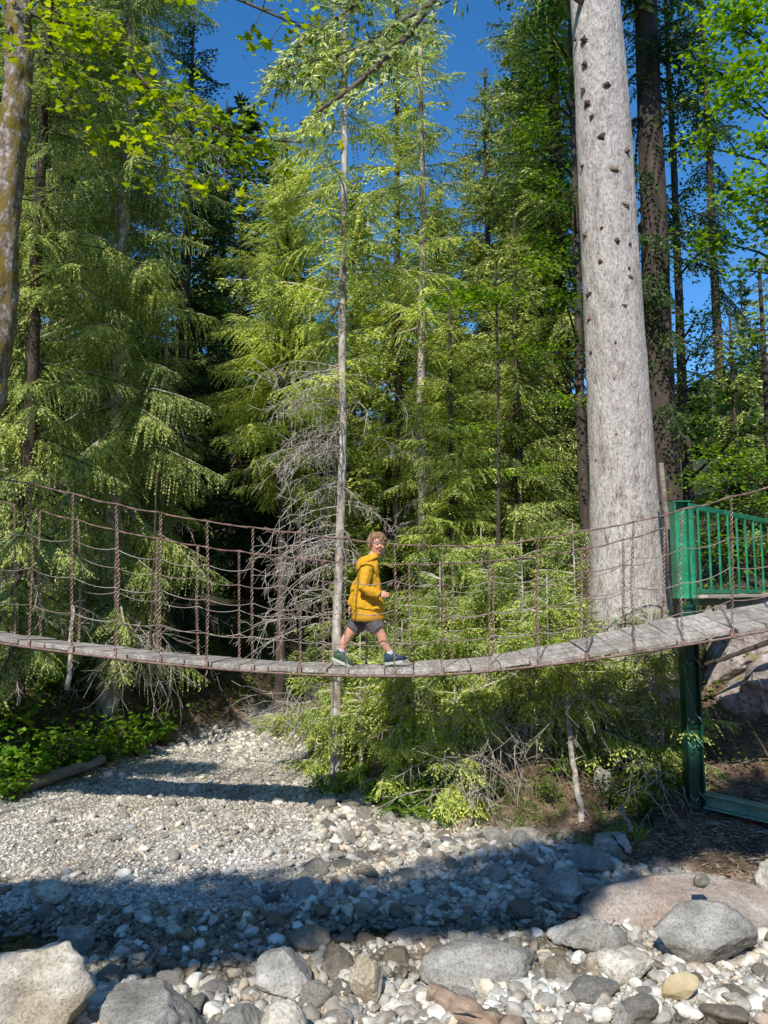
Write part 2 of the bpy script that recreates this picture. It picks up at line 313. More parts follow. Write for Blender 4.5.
# ------------------------------------------------------------------ stones
def ico(sub):
    import bmesh
    bm = bmesh.new(); bmesh.ops.create_icosphere(bm, subdivisions=sub, radius=1.)
    V = np.array([v.co[:] for v in bm.verts]); Fc = np.array([[v.index for v in f.verts] for f in bm.faces]); bm.free(); return V, Fc
ICO = {k: ico(k) for k in (1, 2, 3, 4, 5)}
def rock_shape(sub, seed, cuts=7, amp=.12, fine=.03, ext=(1, .8, .6), soft=.95):
    rg = random.Random(seed); V, Fc = ICO[sub]; V = V.copy()
    for _ in range(cuts):
        n = np.array([rg.gauss(0, 1) for _ in range(3)]); n /= np.linalg.norm(n); d = rg.uniform(.52, .88)
        q = V@n-d; msk = q > 0; V[msk] -= np.outer(q[msk]*soft, n)
    off = rg.uniform(0, 99)
    for i in range(len(V)):
        v = V[i]; p = Vector((v[0]+off, v[1], v[2])); l = np.linalg.norm(v)
        dsp = amp*noise.noise(p*1.3)+amp*.45*noise.noise(p*2.9)
        if fine: dsp += fine*noise.noise(p*5)+fine*.7*(.5-abs(noise.noise(p*9)))+fine*.5*noise.noise(p*17)
        V[i] = v*(1+dsp/max(l, .3))
    V *= np.array(ext)
    return V, Fc
def boulder(label, px, py, Y, w_, h_, d_, mat, seed, yaw=0, sub=5, sink=.25, cuts=13, amp=.12, name='boulder', tilt=0, cat='boulder'):
    """px: centre column, Y: depth; w h d full sizes"""
    V, Fc = rock_shape(sub, seed, cuts, amp, .05, (w_/2, d_/2, h_/2))
    c = at(px, py, Y); z = zg(c.x, c.y)
    M3 = np.array(Matrix.Rotation(yaw, 3, 'Z') @ Matrix.Rotation(tilt, 3, 'Y'))
    V = V@M3.T
    o = mk(name, V, Fc, M[mat]); o.location = (c.x, c.y, z+h_/2-h_*sink); tag(o, label, cat)
    PLACED.append((c.x, c.y, max(w_, d_)*.42)); return o
PLACED = []
boulder('big pale tan boulder in the lower left corner beside the pool', 35, 985, 4.38, .78, .62, .6, 'rock_pale', 3, .2, sink=.2, amp=.2)
boulder('wide grey-white boulder right of the pale tan corner boulder', 150, 1000, 4.3, .68, .42, .55, 'rock_grey', 5, -.1, sink=.25)
boulder('dark grey rock cut off by the lower left corner of the frame', 2, 1010, 4.0, .28, .3, .3, 'rock_grey', 8, sink=.1)
boulder('small square tan stone wedged between the two lower left boulders', 106, 985, 4.28, .12, .2, .14, 'rock_yellow', 9, .3, sub=4, sink=0)
boulder('rounded half-shaded boulder with a sunlit face below the pool', 283, 965, 4.8, .44, .30, .36, 'rock_grey', 12, -.3, sink=.15)
boulder('upright pale tan stone standing in the middle foreground', 368, 975, 4.72, .22, .33, .2, 'rock_pale', 14, .4, sink=.1)
boulder('square-edged grey boulder cut by the bottom edge, left of the egg-shaped one', 243, 1010, 4.22, .30, .26, .26, 'rock_grey', 15, .1, sink=.1, amp=.06, cuts=8)
boulder('egg-shaped pale boulder at the bottom edge left of centre', 283, 1010, 4.18, .27, .30, .3, 'rock_pale', 17, .1, sink=.1, cuts=2, amp=.05)
boulder('pale grey boulder standing in the shaded left pool', 76, 915, 5.5, .3, .28, .26, 'rock_grey', 18, sink=.15)
boulder('low whitish boulder at the far rim of the left pool', 52, 885, 6.1, .34, .2, .26, 'rock_pale', 19, sink=.2)
boulder('long brown slab tilted in the shaded water near the centre', 408, 912, 5.62, .42, .14, .2, 'rock_slab', 21, -.5, sink=.1, tilt=-.25)
boulder('long low dark grey boulder right of centre in the foreground', 484, 965, 5.0, .8, .27, .5, 'rock_grey', 23, .15, sink=.3, amp=.08, cuts=4)
boulder('knobbly grey boulder below the flat brown slab', 586, 930, 5.35, .56, .28, .32, 'rock_grey', 25, .1, sink=.2, amp=.22)
boulder('beige boulder left of the yellow wedge stone', 618, 965, 4.95, .44, .27, .34, 'rock_pale', 26, -.2, sink=.2)
boulder('broad flat reddish-brown rock slab under the green post', 680, 900, 5.9, 1.55, .42, .8, 'rock_slab', 27, .1, sink=.36, amp=.07, cuts=3)
boulder('blocky blue-grey boulder with a dark broken right face', 700, 935, 5.25, .78, .42, .42, 'rock_grey', 34, .12, sink=.12, amp=.07, cuts=12)
boulder('yellow wedge-shaped stone in front of the blocky boulder', 676, 968, 4.72, .27, .17, .13, 'rock_yellow', 29, -.3, sub=4, sink=.05, tilt=-.35)
boulder('small upright blue-grey stone below the beige boulder', 622, 1000, 4.5, .12, .22, .12, 'rock_grey', 30, sub=4, sink=.1)
boulder('pinkish flat rock at the bottom edge right of the centre', 700, 1015, 4.2, .62, .16, .4, 'rock_slab', 31, .1, sink=.3, amp=.08)
boulder('whitish flat rock at the bottom edge beneath the driftwood', 590, 1022, 4.15, .5, .18, .35, 'rock_pale', 32, -.1, sink=.3, amp=.08)
boulder('pale flat rock in the lower right corner by the trickle', 752, 1005, 4.3, .4, .15, .3, 'rock_grey', 33, .4, sink=.3)
boulder('pale tan rock cut by the right edge beside the slab', 775, 880, 6.0, .3, .4, .4, 'rock_pale', 35, .2, sink=.1)
boulder('grey weathered boulder lying under the bushes at the bank foot', 612, 848, 7.0, .36, .3, .3, 'rock_grey', 36, -.5, sink=.15, tilt=-.5)
boulder('dark shaded boulder at the left end of the brown slab', 566, 885, 6.15, .42, .34, .4, 'rock_grey', 37, .3, sink=.25)
boulder('dark shaded stone between the slab and the bank', 592, 868, 6.7, .4, .3, .3, 'rock_grey', 38, .1, sink=.25)
boulder('small black stone lying on top of the flat brown slab', 703, 905, 5.62, .14, .1, .1, 'stone_wet_shade', 39, sub=3, sink=-3.1, name='dark_stone', cat='stone')
# rocky bank on the right behind the post
boulder('pinkish white bedrock face with yellow moss on top behind the green post', 752, 690, 9.2, 1.9, 1.5, 1.4, 'rock_pink', 41, .1, sink=.62, amp=.2, name='rock_outcrop', cat='rock')
boulder('lower grey brown bedrock below the pinkish outcrop', 782, 738, 8.8, 1.6, 1.15, 1.0, 'rock_pink', 42, .3, sink=.5, amp=.2, name='rock_outcrop', cat='rock')
boulder('mossy bank rock half hidden under the bridge left of the green post', 655, 690, 8.9, .6, .7, .6, 'rock_mossy', 43, .3, sink=.3, amp=.2)
boulder('pale stone showing among bushes below the big spruce', 600, 770, 8.0, .26, .34, .26, 'rock_mossy', 44, .3, sink=.3)
boulder('brown stone embedded in the earth bank below the bushes', 520, 830, 7.6, .5, .2, .3, 'rock_slab', 45, .1, sink=.4)

PROTO = []
for s_ in range(14):
    rg = random.Random(100+s_)
    V_, F_ = rock_shape(4 if s_ < 8 else 3, 200+s_, rg.randint(8, 15), .14, .05, (1, rg.uniform(.62, .9), rg.uniform(.42, .75)))
    for mt in ('stone', 'stone_wet_shade'):
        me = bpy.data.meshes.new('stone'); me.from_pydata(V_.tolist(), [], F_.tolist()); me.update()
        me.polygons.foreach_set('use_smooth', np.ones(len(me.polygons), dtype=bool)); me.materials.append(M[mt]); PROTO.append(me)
def wet_at(x, y): return zg(x, y) < -.045
rg = random.Random(11); cand = []
tries = 0
while len(cand) < 292 and tries < 30000:
    tries += 1
    y = 4.05+(rg.random()**1.3)*6.2; x = rg.uniform(-4.4, 3.4)
    px = 384+F*x/y
    if px < -30 or px > 800: continue
    if x > interp(y, RY, RX)-.05 or x < interp(y, LY, LX)+.1: continue
    # fine gravel bar on the left: few stones
    dens = .09 if (x < -.9 and y > 5.9) else (.35 if (x < -.6 and y > 5.2) else 1.)
    if x < -3 and y < 6.6: dens = .4
    if rg.random() > dens: continue
    r_ = (.042+.085*rg.random()**2.)*(1.2 if x > -.7 else .8)
    if y < 5.3 and rg.random() < .5: r_ *= 1.4
    if y > 7.2: r_ *= .95
    if any((x-a_)**2+(y-b_)**2 < (c_*.8+r_*.8)**2 for a_, b_, c_ in PLACED): continue
    PLACED.append((x, y, r_)); cand.append((x, y, r_))
for x, y, r_ in cand:
    wet_or_shaded = wet_at(x, y) or (4.95 < y < 6.0 and x < 1.8)  # wet dips, plus stones coloured darker across the canopy's shadow band
    me = PROTO[2*rg.randrange(14)+(1 if wet_or_shaded and rg.random() < .75 else 0)]
    o = bpy.data.objects.new('stone', me); col.objects.link(o)
    o.location = (x, y, zg(x, y)+r_*.28); o.scale = (r_, r_, r_*rg.uniform(.85, 1.2)); o.rotation_euler = (rg.uniform(-.3, .3), rg.uniform(-.3, .3), rg.uniform(0, 6.3))
    tag(o, 'loose rounded grey or tan stone on the stream bed, smaller than the boulders', 'stone', 'loose stones on the stream bed')
# gravel
def gravel(name, n, fn, mat, label, seed, sub=1, sink=.25):
    rg = np.random.default_rng(seed); V0, F0 = ICO[sub]; Vs = []; cnt = 0
    lst = []
    while cnt < n:
        p = fn(rg)
        if p is None: continue
        lst.append(p); cnt += 1
    P = np.array(lst); n = len(P)
    J = 1+rg.normal(0, .12, (n, len(V0), 1)); Vv = V0[None]*J
    ext = np.stack([P[:, 3]*rg.uniform(.8, 1.2, n), P[:, 3]*rg.uniform(.55, .95, n), P[:, 3]*rg.uniform(.4, .75, n)], 1)
    Vv = Vv*ext[:, None]
    th = rg.uniform(0, 6.28, n); c_, s_ = np.cos(th), np.sin(th); x = Vv[:, :, 0].copy(); y = Vv[:, :, 1].copy()
    Vv[:, :, 0] = x*c_[:, None]-y*s_[:, None]; Vv[:, :, 1] = x*s_[:, None]+y*c_[:, None]
    tl = rg.normal(0, .3, n); Vv[:, :, 2] += Vv[:, :, 0]*tl[:, None]
    Vv += P[:, None, :3]
    Fv = F0[None]+(np.arange(n)*len(V0))[:, None, None]
    o = mk(name, Vv.reshape(-1, 3), Fv.reshape(-1, 3), M[mat], smooth=(sub > 1)); tag(o, label, 'gravel', kind='stuff'); return o
def cobbles(n, seed):
    rg = random.Random(seed); sh = [rock_shape(3, 700+i, rg.randint(8, 16), .14, .04, (1, rg.uniform(.6, .9), rg.uniform(.4, .75))) for i in range(16)]
    Vs = []; Fs = []; k = 0; c = 0
    while c < n:
        y = 3.95+rg.random()**1.5*5.5; x = rg.uniform(-3, 3.6); px = 384+F*x/y
        if px < -20 or px > 790 or x > interp(y, RY, RX) or x < interp(y, LY, LX): continue
        if x < -.7 and y > 5.3 and rg.random() < .85: continue
        r_ = rg.uniform(.028, .058)*(1.15 if y < 5.2 else 1); 
        if any((x-a_)**2+(y-b_)**2 < (c_*.85)**2 for a_, b_, c_ in PLACED): continue
        V_, F_ = sh[rg.randrange(16)]; Mr = np.array(Matrix.Rotation(rg.uniform(0, 6.3), 3, 'Z') @ Matrix.Rotation(rg.uniform(-.4, .4), 3, 'X'))
        Vs.append((V_*r_)@Mr.T+np.array([x, y, zg(x, y)+r_*.35])); Fs.append(F_+k); k += len(V_); c += 1
    o = mk('cobbles', np.concatenate(Vs), np.concatenate(Fs), M['cobble']); tag(o, 'fist-sized cobbles packed between the larger stones', 'cobbles', kind='stuff')
def gfn(lo, hi, ymax, wet_or_shaded, jumble=False):
    def f(rg):
        y = 3.9+rg.random()**1.15*(ymax-3.9); x = rg.uniform(-5, 3.6)
        px = 384+F*x/y
        if px < -25 or px > 795: return None
        if x > interp(y, RY, RX)+.15*rg.random() or x < interp(y, LY, LX)-.2*rg.random(): return None
        z = zg(x, y)
        dip_or_shade = z < -.04 or (4.95+.12*nz(x, 0, 1, 1.3) < y < 5.95+.15*nz(x, 3, 1, 1.3) and x < 1.7 and (abs(hash((round(x*977), round(y*977)))) % 10 < 7))  # pool dips, plus most pebbles of the shadow band darkened as shade
        if dip_or_shade != wet_or_shaded: return None
        if jumble and x < -.7 and 5.9 < y < 11.5 and rg.random() < .95: return None
        r = lo+(hi-lo)*rg.random()**(2.6 if jumble else 2.5)
        return (x, y, z+r*.2, r)
    return f
cobbles(900, 5)
gravel('gravel', 42000, gfn(.007, .026, 11.5, False), 'pebble', 'fine pale grey gravel covering the dry stream bed', 1)
gravel('pebbles', 7000, gfn(.016, .072, 12.8, False, True), 'pebble', 'pale pebbles strewn over the dry stream bed', 2, sub=2)
gravel('wet_shade_gravel', 9500, gfn(.009, .045, 8, True), 'pebble_wet_shade', 'dark water-soaked pebbles in the shallow pools, others tinted dark as canopy shade', 3, sub=2)

# ------------------------------------------------------------------ bridge
class Curve:
    def __init__(s, pts): s.p = pts
    def __call__(s, px):
        xs = [q[0] for q in s.p]; n = len(xs)
        i = max(1, min(n-3, int(np.searchsorted(xs, px))-1)) if n > 3 else 0
        # smooth through Catmull-Rom
        i = max(0, min(n-2, int(np.searchsorted(xs, px))-1)); t_ = (px-xs[i])/(xs[i+1]-xs[i])
        g_ = lambda k: s.p[max(0, min(n-1, k))]
        p0, p1, p2, p3 = g_(i-1), g_(i), g_(i+1), g_(i+2)
        r = []
        for c_ in range(1, len(p1)):
            m1 = (p2[c_]-p0[c_])/max(1e-6, (p2[0]-p0[0]))*(p2[0]-p1[0]); m2 = (p3[c_]-p1[c_])/max(1e-6, (p3[0]-p1[0]))*(p2[0]-p1[0])
            a0 = 2*t_**3-3*t_**2+1; a1 = t_**3-2*t_**2+t_; a2 = -2*t_**3+3*t_**2; a3 = t_**3-t_**2
            r.append(a0*p1[c_]+a1*m1+a2*p2[c_]+a3*m2)
        return r
NEAR = Curve([(-120, 618, 7.2), (-40, 631, 7.15), (42, 643, 7.1), (98, 650, 7.05), (176, 659, 7.0), (300, 668, 6.95), (390, 670, 6.95), (450, 668, 6.92), (508, 663, 6.9), (600, 652, 6.85), (677, 640, 6.8), (768, 624, 6.7), (900, 598, 6.6)])
FAR = Curve([(-120, 613, 7.95), (-40, 625, 7.9), (42, 637, 7.85), (98, 644, 7.8), (176, 653, 7.75), (300, 662, 7.7), (390, 663.5, 7.68), (450, 659, 7.65), (508, 652, 7.62), (600, 634, 7.6), (677, 617, 7.58), (768, 603, 7.6), (900, 584, 7.6)])
NTOP = Curve([(-120, 462), (-40, 472), (45, 486), (110, 503), (183, 517), (300, 533), (390, 543), (450, 545), (508, 543), (610, 526), (677, 511), (768, 487), (900, 448)])
FTOP = Curve([(-120, 470), (-40, 490), (45, 512), (109, 528), (183, 543), (300, 558), (390, 564), (450, 563), (508, 559), (600, 545), (676, 524), (768, 500), (900, 470)])
def pN(px): y, Y = NEAR(px); return at(px, y, Y)
def pF(px): y, Y = FAR(px); return at(px, y, Y)
def tN(px): return at(px, NTOP(px)[0], NEAR(px)[1]-.04)
def tF(px): return at(px, FTOP(px)[0], FAR(px)[1]+.04)
def arc(fn, x0, x1, step):
    """columns spaced a given distance apart along the curve"""
    r = [x0]; x = x0; last = fn(x0)
    while x < x1:
        x += 1.; p = fn(x)
        if (p-last).length >= step: r.append(x); last = p
    return r
mid = (pN(380)+pF(380))/2
br = empty('suspension_bridge', 'sagging plank suspension bridge with rusty chain and wire side nets crossing the stream', 'bridge', (0, 0, 0))
cols = arc(pN, -110, 880, .262)
for a_, b_ in zip(cols[:-1], cols[1:]):
    n0, n1 = pN(a_), pN(b_); f_ = lambda n: min(((pF(x)-n).length, x) for x in np.arange(a_-25, b_+25, 2.))[1]
    # planks lie square across: far end opposite the near end
    def opp(n):
        best = None
        for x in np.arange(a_-60, b_+60, 2.):
            q = pF(x); e = abs(q.x-n.x)
            if best is None or e < best[0]: best = (e, q)
        return best[1]
    f0, f1 = opp(n0), opp(n1)
    cx = (n0+n1+f0+f1)/4; dx = ((n1-n0)+(f1-f0)).normalized(); dy = ((f0+f1)-(n0+n1)); wl = dy.length/2; dy = (dy-dx*dy.dot(dx)).normalized(); dz = dx.cross(dy)
    ln = ((n1-n0).length+(f1-f0).length)/2-random.uniform(.004, .009)
    mb = MB(); j1 = random.uniform(-.012, .012); mb.box((0, 0, -.022), (ln, wl+random.uniform(.0, .03), .044))
    o = mb.build('plank', M['plank'], br, smooth=False, bevel=.006)
    o.matrix_local = Matrix.Translation(cx+dz*random.uniform(-.006, .006)+dy*j1) @ Matrix((dx, dy, dz)).transposed().to_4x4() @ Matrix.Rotation(random.uniform(-.015, .015), 4, 'Z') @ Matrix.Rotation(random.uniform(-.02, .02), 4, 'X')
    # iron stirrup at near edge of each second seam
def helix(mb, p0, p1, r, hr, pitch, ph=0, k=4):
    p0 = Vector(p0); p1 = Vector(p1); d = p1-p0; L_ = d.length; n = max(6, int(L_/pitch*6)); z = d.normalized(); x = z.orthogonal().normalized(); y = z.cross(x)
    mb.tube([p0+d*(i/n)+x*hr*math.cos(ph+2*PI*i/6)+y*hr*math.sin(ph+2*PI*i/6) for i in range(n+1)], r, k, cap=False)
def wirepath(fnb, fnt, frac, xs, sag, jit=.012):
    P = []
    lv = [fnb(x).lerp(fnt(x), frac)+Vector((0, 0, random.uniform(-jit, jit))) for x in xs]
    for a_, b_ in zip(lv[:-1], lv[1:]):
        for i in range(6):
            s_ = i/6; P.append(a_.lerp(b_, s_)+Vector((0, 0, -sag*4*s_*(1-s_))))
    P.append(lv[-1]); return P
def side(fb, ft, x0, x1, step, yoff):
    xs = arc(ft, x0, x1, step)
    mb = MB(); P = wirepath(fb, ft, 1, xs, .012, .006)
    mb.tube(P, .0065, 5, cap=False, jit=.12)
    n = len(P)
    mb.tube([p+Vector((0, .009*math.cos(i*1.3), .009*math.sin(i*1.3))) for i, p in enumerate(P)], .0045, 4, cap=False)
    mb.build('handrail_cable', M['rope'], br)
    for fr_ in (.22, .45, .69):
        mb = MB(); mb.tube(wirepath(fb, ft, fr_, xs, random.uniform(.025, .045), .03), .0045, 4, cap=False, jit=.2); mb.build('net_wire', M['wire'], br)
    mb = MB(); mb.tube([fb(x)+Vector((0, yoff, -.055)) for x in np.linspace(x0, x1, 60)], .012, 5, cap=False); mb.build('deck_cable', M['rope'], br)
    for x in xs:
        top = ft(x); bot = fb(x)+Vector((0, yoff, -.04)); bow = random.uniform(-.03, .03)
        # vertical hangers stay plumb: same world x at the foot
        mb = MB(); mdp = top.lerp(bot, .5)+Vector((bow, 0, 0)); r_ = random.choice((.0042, .005, .006))
        for ph in (0, PI):
            helix(mb, top, mdp, r_, .0105, .085, ph); helix(mb, mdp, bot, r_, .0105, .085, ph)
        if random.random() < .4: helix(mb, bot, bot-Vector((0, 0, random.uniform(.04, .16))), .005, .009, .08)
        mb.build('hanger_chain', M['chain'], br)
        mb = MB(); mb.box(bot+Vector((0, 0, .015)), (.03, .03, .07)); mb.build('plank_bracket', M['chain'], br, smooth=False, bevel=.004)
side(pN, tN, -100, 860, .44, -.02)
side(pF, tF, 40, 676, .44, .02)
side(pF, tF, -100, 40, .44, .02)

# ------------------------------------------------------------------ green steelwork
P0 = at(682, 560, 7.72); px_, py_ = P0.x, P0.y; zf = 2.36
zb = zg(px_, py_)-.1
po = empty('support_post', 'tall dark green steel post carrying the right end of the bridge', 'post', (px_, py_, 0))
mb = MB(); H_ = 3.36
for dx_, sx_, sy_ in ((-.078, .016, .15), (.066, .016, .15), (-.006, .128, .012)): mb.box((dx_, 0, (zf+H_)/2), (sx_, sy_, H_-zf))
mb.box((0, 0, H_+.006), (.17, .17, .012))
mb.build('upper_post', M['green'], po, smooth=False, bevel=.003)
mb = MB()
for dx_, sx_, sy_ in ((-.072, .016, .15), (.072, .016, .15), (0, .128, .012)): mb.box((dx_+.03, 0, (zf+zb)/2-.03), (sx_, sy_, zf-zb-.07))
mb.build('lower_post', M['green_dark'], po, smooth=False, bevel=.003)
for z_ in (2.02, 1.75, 1.18, .93, .42):
    mb = MB(); mb.tube([(-.05, -.085, z_), (-.03, -.10, z_-.04), (.0, -.10, z_-.06), (.02, -.10, z_-.03)], .006, 5)
    mb.tube([(.035, -.09, z_+.03), (.075, -.10, z_-.02), (.115, -.09, z_-.075)], .006, 5); mb.build('cable_clamp', M['green_pale'], po)
mb = MB(); bz = .42
q1 = Vector((1.7, -.75, bz-.22)); q0 = Vector((.11, -.01, bz))
mb.bar(q0, q1, .15, .014); mb.bar(q0-Vector((0, 0, .13)), q1-Vector((0, 0, .13)), .15, .014); mb.bar(q0-Vector((0, 0, .065)), q1-Vector((0, 0, .065)), .012, .115)
mb.build('brace_beam', M['green_pale'], po, smooth=False, bevel=.003)

rl = empty('metal_railing', 'bright green metal railing with thin balusters on the bridge landing', 'railing', (px_+.1, py_+.03, zf))
D = Vector((.69, .725, 0)).normalized(); LEN = 3.4
Hh = .98
mb = MB(); mb.bar(Vector((-.1, -.03, Hh)), D*LEN+Vector((0, 0, Hh)), .06, .06); mb.build('top_rail', M['green'], rl, smooth=False, bevel=.006)
mb = MB(); mb.bar(D*.03+Vector((0, 0, .07)), D*LEN+Vector((0, 0, .07)), .04, .045); mb.build('bottom_rail', M['green'], rl, smooth=False, bevel=.005)
mb = MB(); mb.bar(D*.06+Vector((0, 0, .0)), D*.06+Vector((0, 0, Hh-.03)), .05, .05, up=D); mb.build('end_post', M['green'], rl, smooth=False, bevel=.004)
s_ = .26
while s_ < LEN:
    mb = MB(); mb.bar(D*s_+Vector((0, 0, .09)), D*s_+Vector((0, 0, Hh-.03)), .022, .022, up=D); mb.build('baluster', M['green'], rl, smooth=False, bevel=.003); s_ += .30
pl = empty('landing_platform', 'wooden board landing on a green steel edge behind the bridge end', 'platform', (px_, py_, zf))
mb = MB(); mb.bar(D*.05+Vector((.03, -.02, -.045)), D*3.3+Vector((.03, -.02, -.045)), .06, .07); mb.build('edge_beam', M['green_dark'], pl, smooth=False, bevel=.003)
nrm = Vector((D.y, -D.x, 0))
for i in range(2):
    mb = MB(); o_ = nrm*(.0+.105*i); mb.bar(D*(.08+.095*i)+o_+Vector((.03, 0, .02)), D*3.25+o_+Vector((.03, 0, .02)), .085, .035); mb.build('board', M['plank_long'], pl, smooth=False, bevel=.004)
# second railing / landing continues outside to the right: far leg so that it does not float
for i, s_ in enumerate(()):
    q = D*s_; gx, gy = px_+q.x, py_+q.y; gz = zg(gx, gy)
    if zf-gz > .15:
        mb = MB(); mb.box((q.x+.03, q.y, (gz-zf-.08)/2), (.09, .09, zf-gz-.08)); mb.build('leg', M['green_dark'], pl, smooth=False)
# wooden stake
a_ = at(661, 463, 8.1); b_ = at(668, 530, 8.1); b_ = a_+(b_-a_)*3.6
mb = MB(); mb.tube([a_, a_.lerp(b_, .15), a_.lerp(b_, .5), b_], [.026, .03, .034, .04], 8, jit=.08); tag(mb.build('wooden_stake', M['wood_old']), 'pale wooden stake between the big spruce and the green post', 'stake')

# ------------------------------------------------------------------ tree kit
rng = np.random.default_rng(5)
def unit(v): return v/np.maximum(1e-6, np.linalg.norm(v, axis=-1, keepdims=True))
def rhombs(P, Dr, Ln, W, tilt=.6, rg=rng):
    """P (n,3) start, Dr (n,3) unit dirs, -> quads (n,4,3)"""
    n = len(P); up = np.zeros((n, 3)); up[:, 2] = 1; up += rg.normal(0, tilt, (n, 3))
    sd = unit(np.cross(Dr, up)); Ln = np.asarray(Ln).reshape(-1, 1); W = np.asarray(W).reshape(-1, 1)*np.ones((n, 1))
    m_ = P+Dr*Ln*.45
    return np.stack([P, m_+sd*W*.5, P+Dr*Ln, m_-sd*W*.5], 1)
def spray(L_, rg, hang=.35, sp=.075, tsp=.055, w=.026, curve=.12, lw=.45, tl=.10):
    """one conifer bough along +X: returns needle quads and wood strip quads"""
    n = max(4, int(L_/sp)); T = np.linspace(.10, 1, n); P = []; Dd = []; Ln = []; wood = []
    ax = lambda t_: np.stack([L_*t_, .03*L_*np.sin(t_*5+1), curve*L_*(t_-1.6*t_**2)], -1)
    A = ax(T)
    for i in range(n):
        for s_ in (-1, 1):
            t_ = T[i]; l = lw*L_*(1-t_)**.75*rg.uniform(.55, 1.1)+.07
            if l < .06: continue
            an = rg.uniform(.75, 1.15)*(1-.3*t_); d0 = np.array([math.cos(an), s_*math.sin(an), -hang*rg.uniform(.1, 1.4)]); d0 /= np.linalg.norm(d0)
            m_ = max(2, int(l/tsp)); U = np.linspace(.12, 1, m_)*l
            pos = A[i]+d0*U[:, None]; pos[:, 2] -= hang*.5*U**2/max(l, .1)
            wood.append((A[i], pos[-1]))
            sd = np.cross(d0, [0, 0, 1.]); sd /= np.linalg.norm(sd)
            for q in (-1, 1):
                dd = d0*.72+sd*q*.62+rg.normal(0, .16, (m_, 3)); dd[:, 2] -= hang*.4
                P.append(pos); Dd.append(unit(dd)); Ln.append((tl*.35+tl*(1-U/l))*rg.uniform(.7, 1.3, m_))
            P.append(pos-d0*.02); Dd.append(np.tile(d0, (m_, 1))); Ln.append(np.full(m_, tsp*1.6))
    P.append(A); Dd.append(unit(np.tile([1., 0, -.1], (n, 1)))); Ln.append(np.full(n, .1))
    P = np.concatenate(P); Dd = np.concatenate(Dd); Ln = np.concatenate(Ln)
    q = rhombs(P, Dd, Ln, w*rg.uniform(.7, 1.3, len(P)), .7, rg)
    return q, A, wood
SPR = {}
def lib(kind, Lc, **k):
    key = (kind, Lc)
    if key not in SPR: SPR[key] = [spray(Lc, np.random.default_rng(hash((kind, Lc, i)) % 1000 if False else int(Lc*100)+i*7+len(kind)), **k) for i in range(4)]
    return SPR[key]
KINDS = {'fine': dict(sp=.052, tsp=.029, w=.0125, tl=.058, hang=.7), 'mid': dict(sp=.08, tsp=.055, w=.025, tl=.085, hang=.6), 'coarse': dict(sp=.16, tsp=.115, w=.06, tl=.19),
         'thin': dict(sp=.10, tsp=.065, w=.022, tl=.075, hang=.25), 'hang': dict(sp=.05, tsp=.029, w=.012, tl=.06, hang=.95, lw=.45)}
def rot3(az, pitch, roll=0):
    return np.array(Matrix.Rotation(az, 3, 'Z') @ Matrix.Rotation(-pitch, 3, 'Y') @ Matrix.Rotation(roll, 3, 'X'))
def quads_obj(name, Q, mat, parent, smooth=False):
    V = Q.reshape(-1, 3); Fc = np.arange(len(V)).reshape(-1, 4); return mk(name, V, Fc, mat, parent, smooth)
def strips(segs, r0, r1):
    """thin 3-sided tapered prisms for many segments at once"""
    S0 = np.array([s[0] for s in segs]); S1 = np.array([s[1] for s in segs]); n = len(S0)
    d = unit(S1-S0); u = unit(np.cross(d, np.array([.3, .2, 1.]))); v = np.cross(d, u)
    r0 = np.broadcast_to(np.asarray(r0), (n,))[:, None]; r1 = np.broadcast_to(np.asarray(r1), (n,))[:, None]
    V = np.zeros((n, 6, 3))
    for k in range(3):
        c_, s_ = math.cos(k*2.0944), math.sin(k*2.0944)
        V[:, k] = S0+(u*c_+v*s_)*r0; V[:, k+3] = S1+(u*c_+v*s_)*r1
    Fq = np.array([[0, 1, 4, 3], [1, 2, 5, 4], [2, 0, 3, 5]]); Fc = (Fq[None]+(np.arange(n)*6)[:, None, None]).reshape(-1, 4)
    return V.reshape(-1, 3), Fc
def trunk_mesh(name, mat, parent, H, r0, r1, lean=(0, 0), flare=.35, k=14, seed=0, rough=.05, z0=-.3, seg=.35, wob=.04):
    n = max(8, int(H/seg)); V = []; 
    for i in range(n+1):
        z = z0+(H-z0)*i/n; tt = max(0, z)/H; r = r0+(r1-r0)*tt+r0*flare*math.exp(-max(0, z-.0)/.45)
        cx = lean[0]*z+wob*nz(seed, 0, z*.35); cy = lean[1]*z+wob*nz(seed+9, 3, z*.35)
        for j in range(k):
            a_ = 2*PI*j/k; q = r*(1+rough*nz(math.cos(a_)*2+seed, math.sin(a_)*2, z*1.1)+rough*.6*nz(math.cos(a_)*6+seed, math.sin(a_)*6, z*3))
            V.append((cx+q*math.cos(a_), cy+q*math.sin(a_), z))
    a_ = np.arange(n*k).reshape(n, k); b_ = np.roll(a_, -1, 1); Fc = np.stack([a_, b_, b_+k, a_+k], -1).reshape(-1, 4)
    return mk(name, V, Fc, mat, parent)
def trunk_at(z, lean, seed, wob): return np.array([lean[0]*z+wob*nz(seed, 0, z*.35), lean[1]*z+wob*nz(seed+9, 3, z*.35), z])
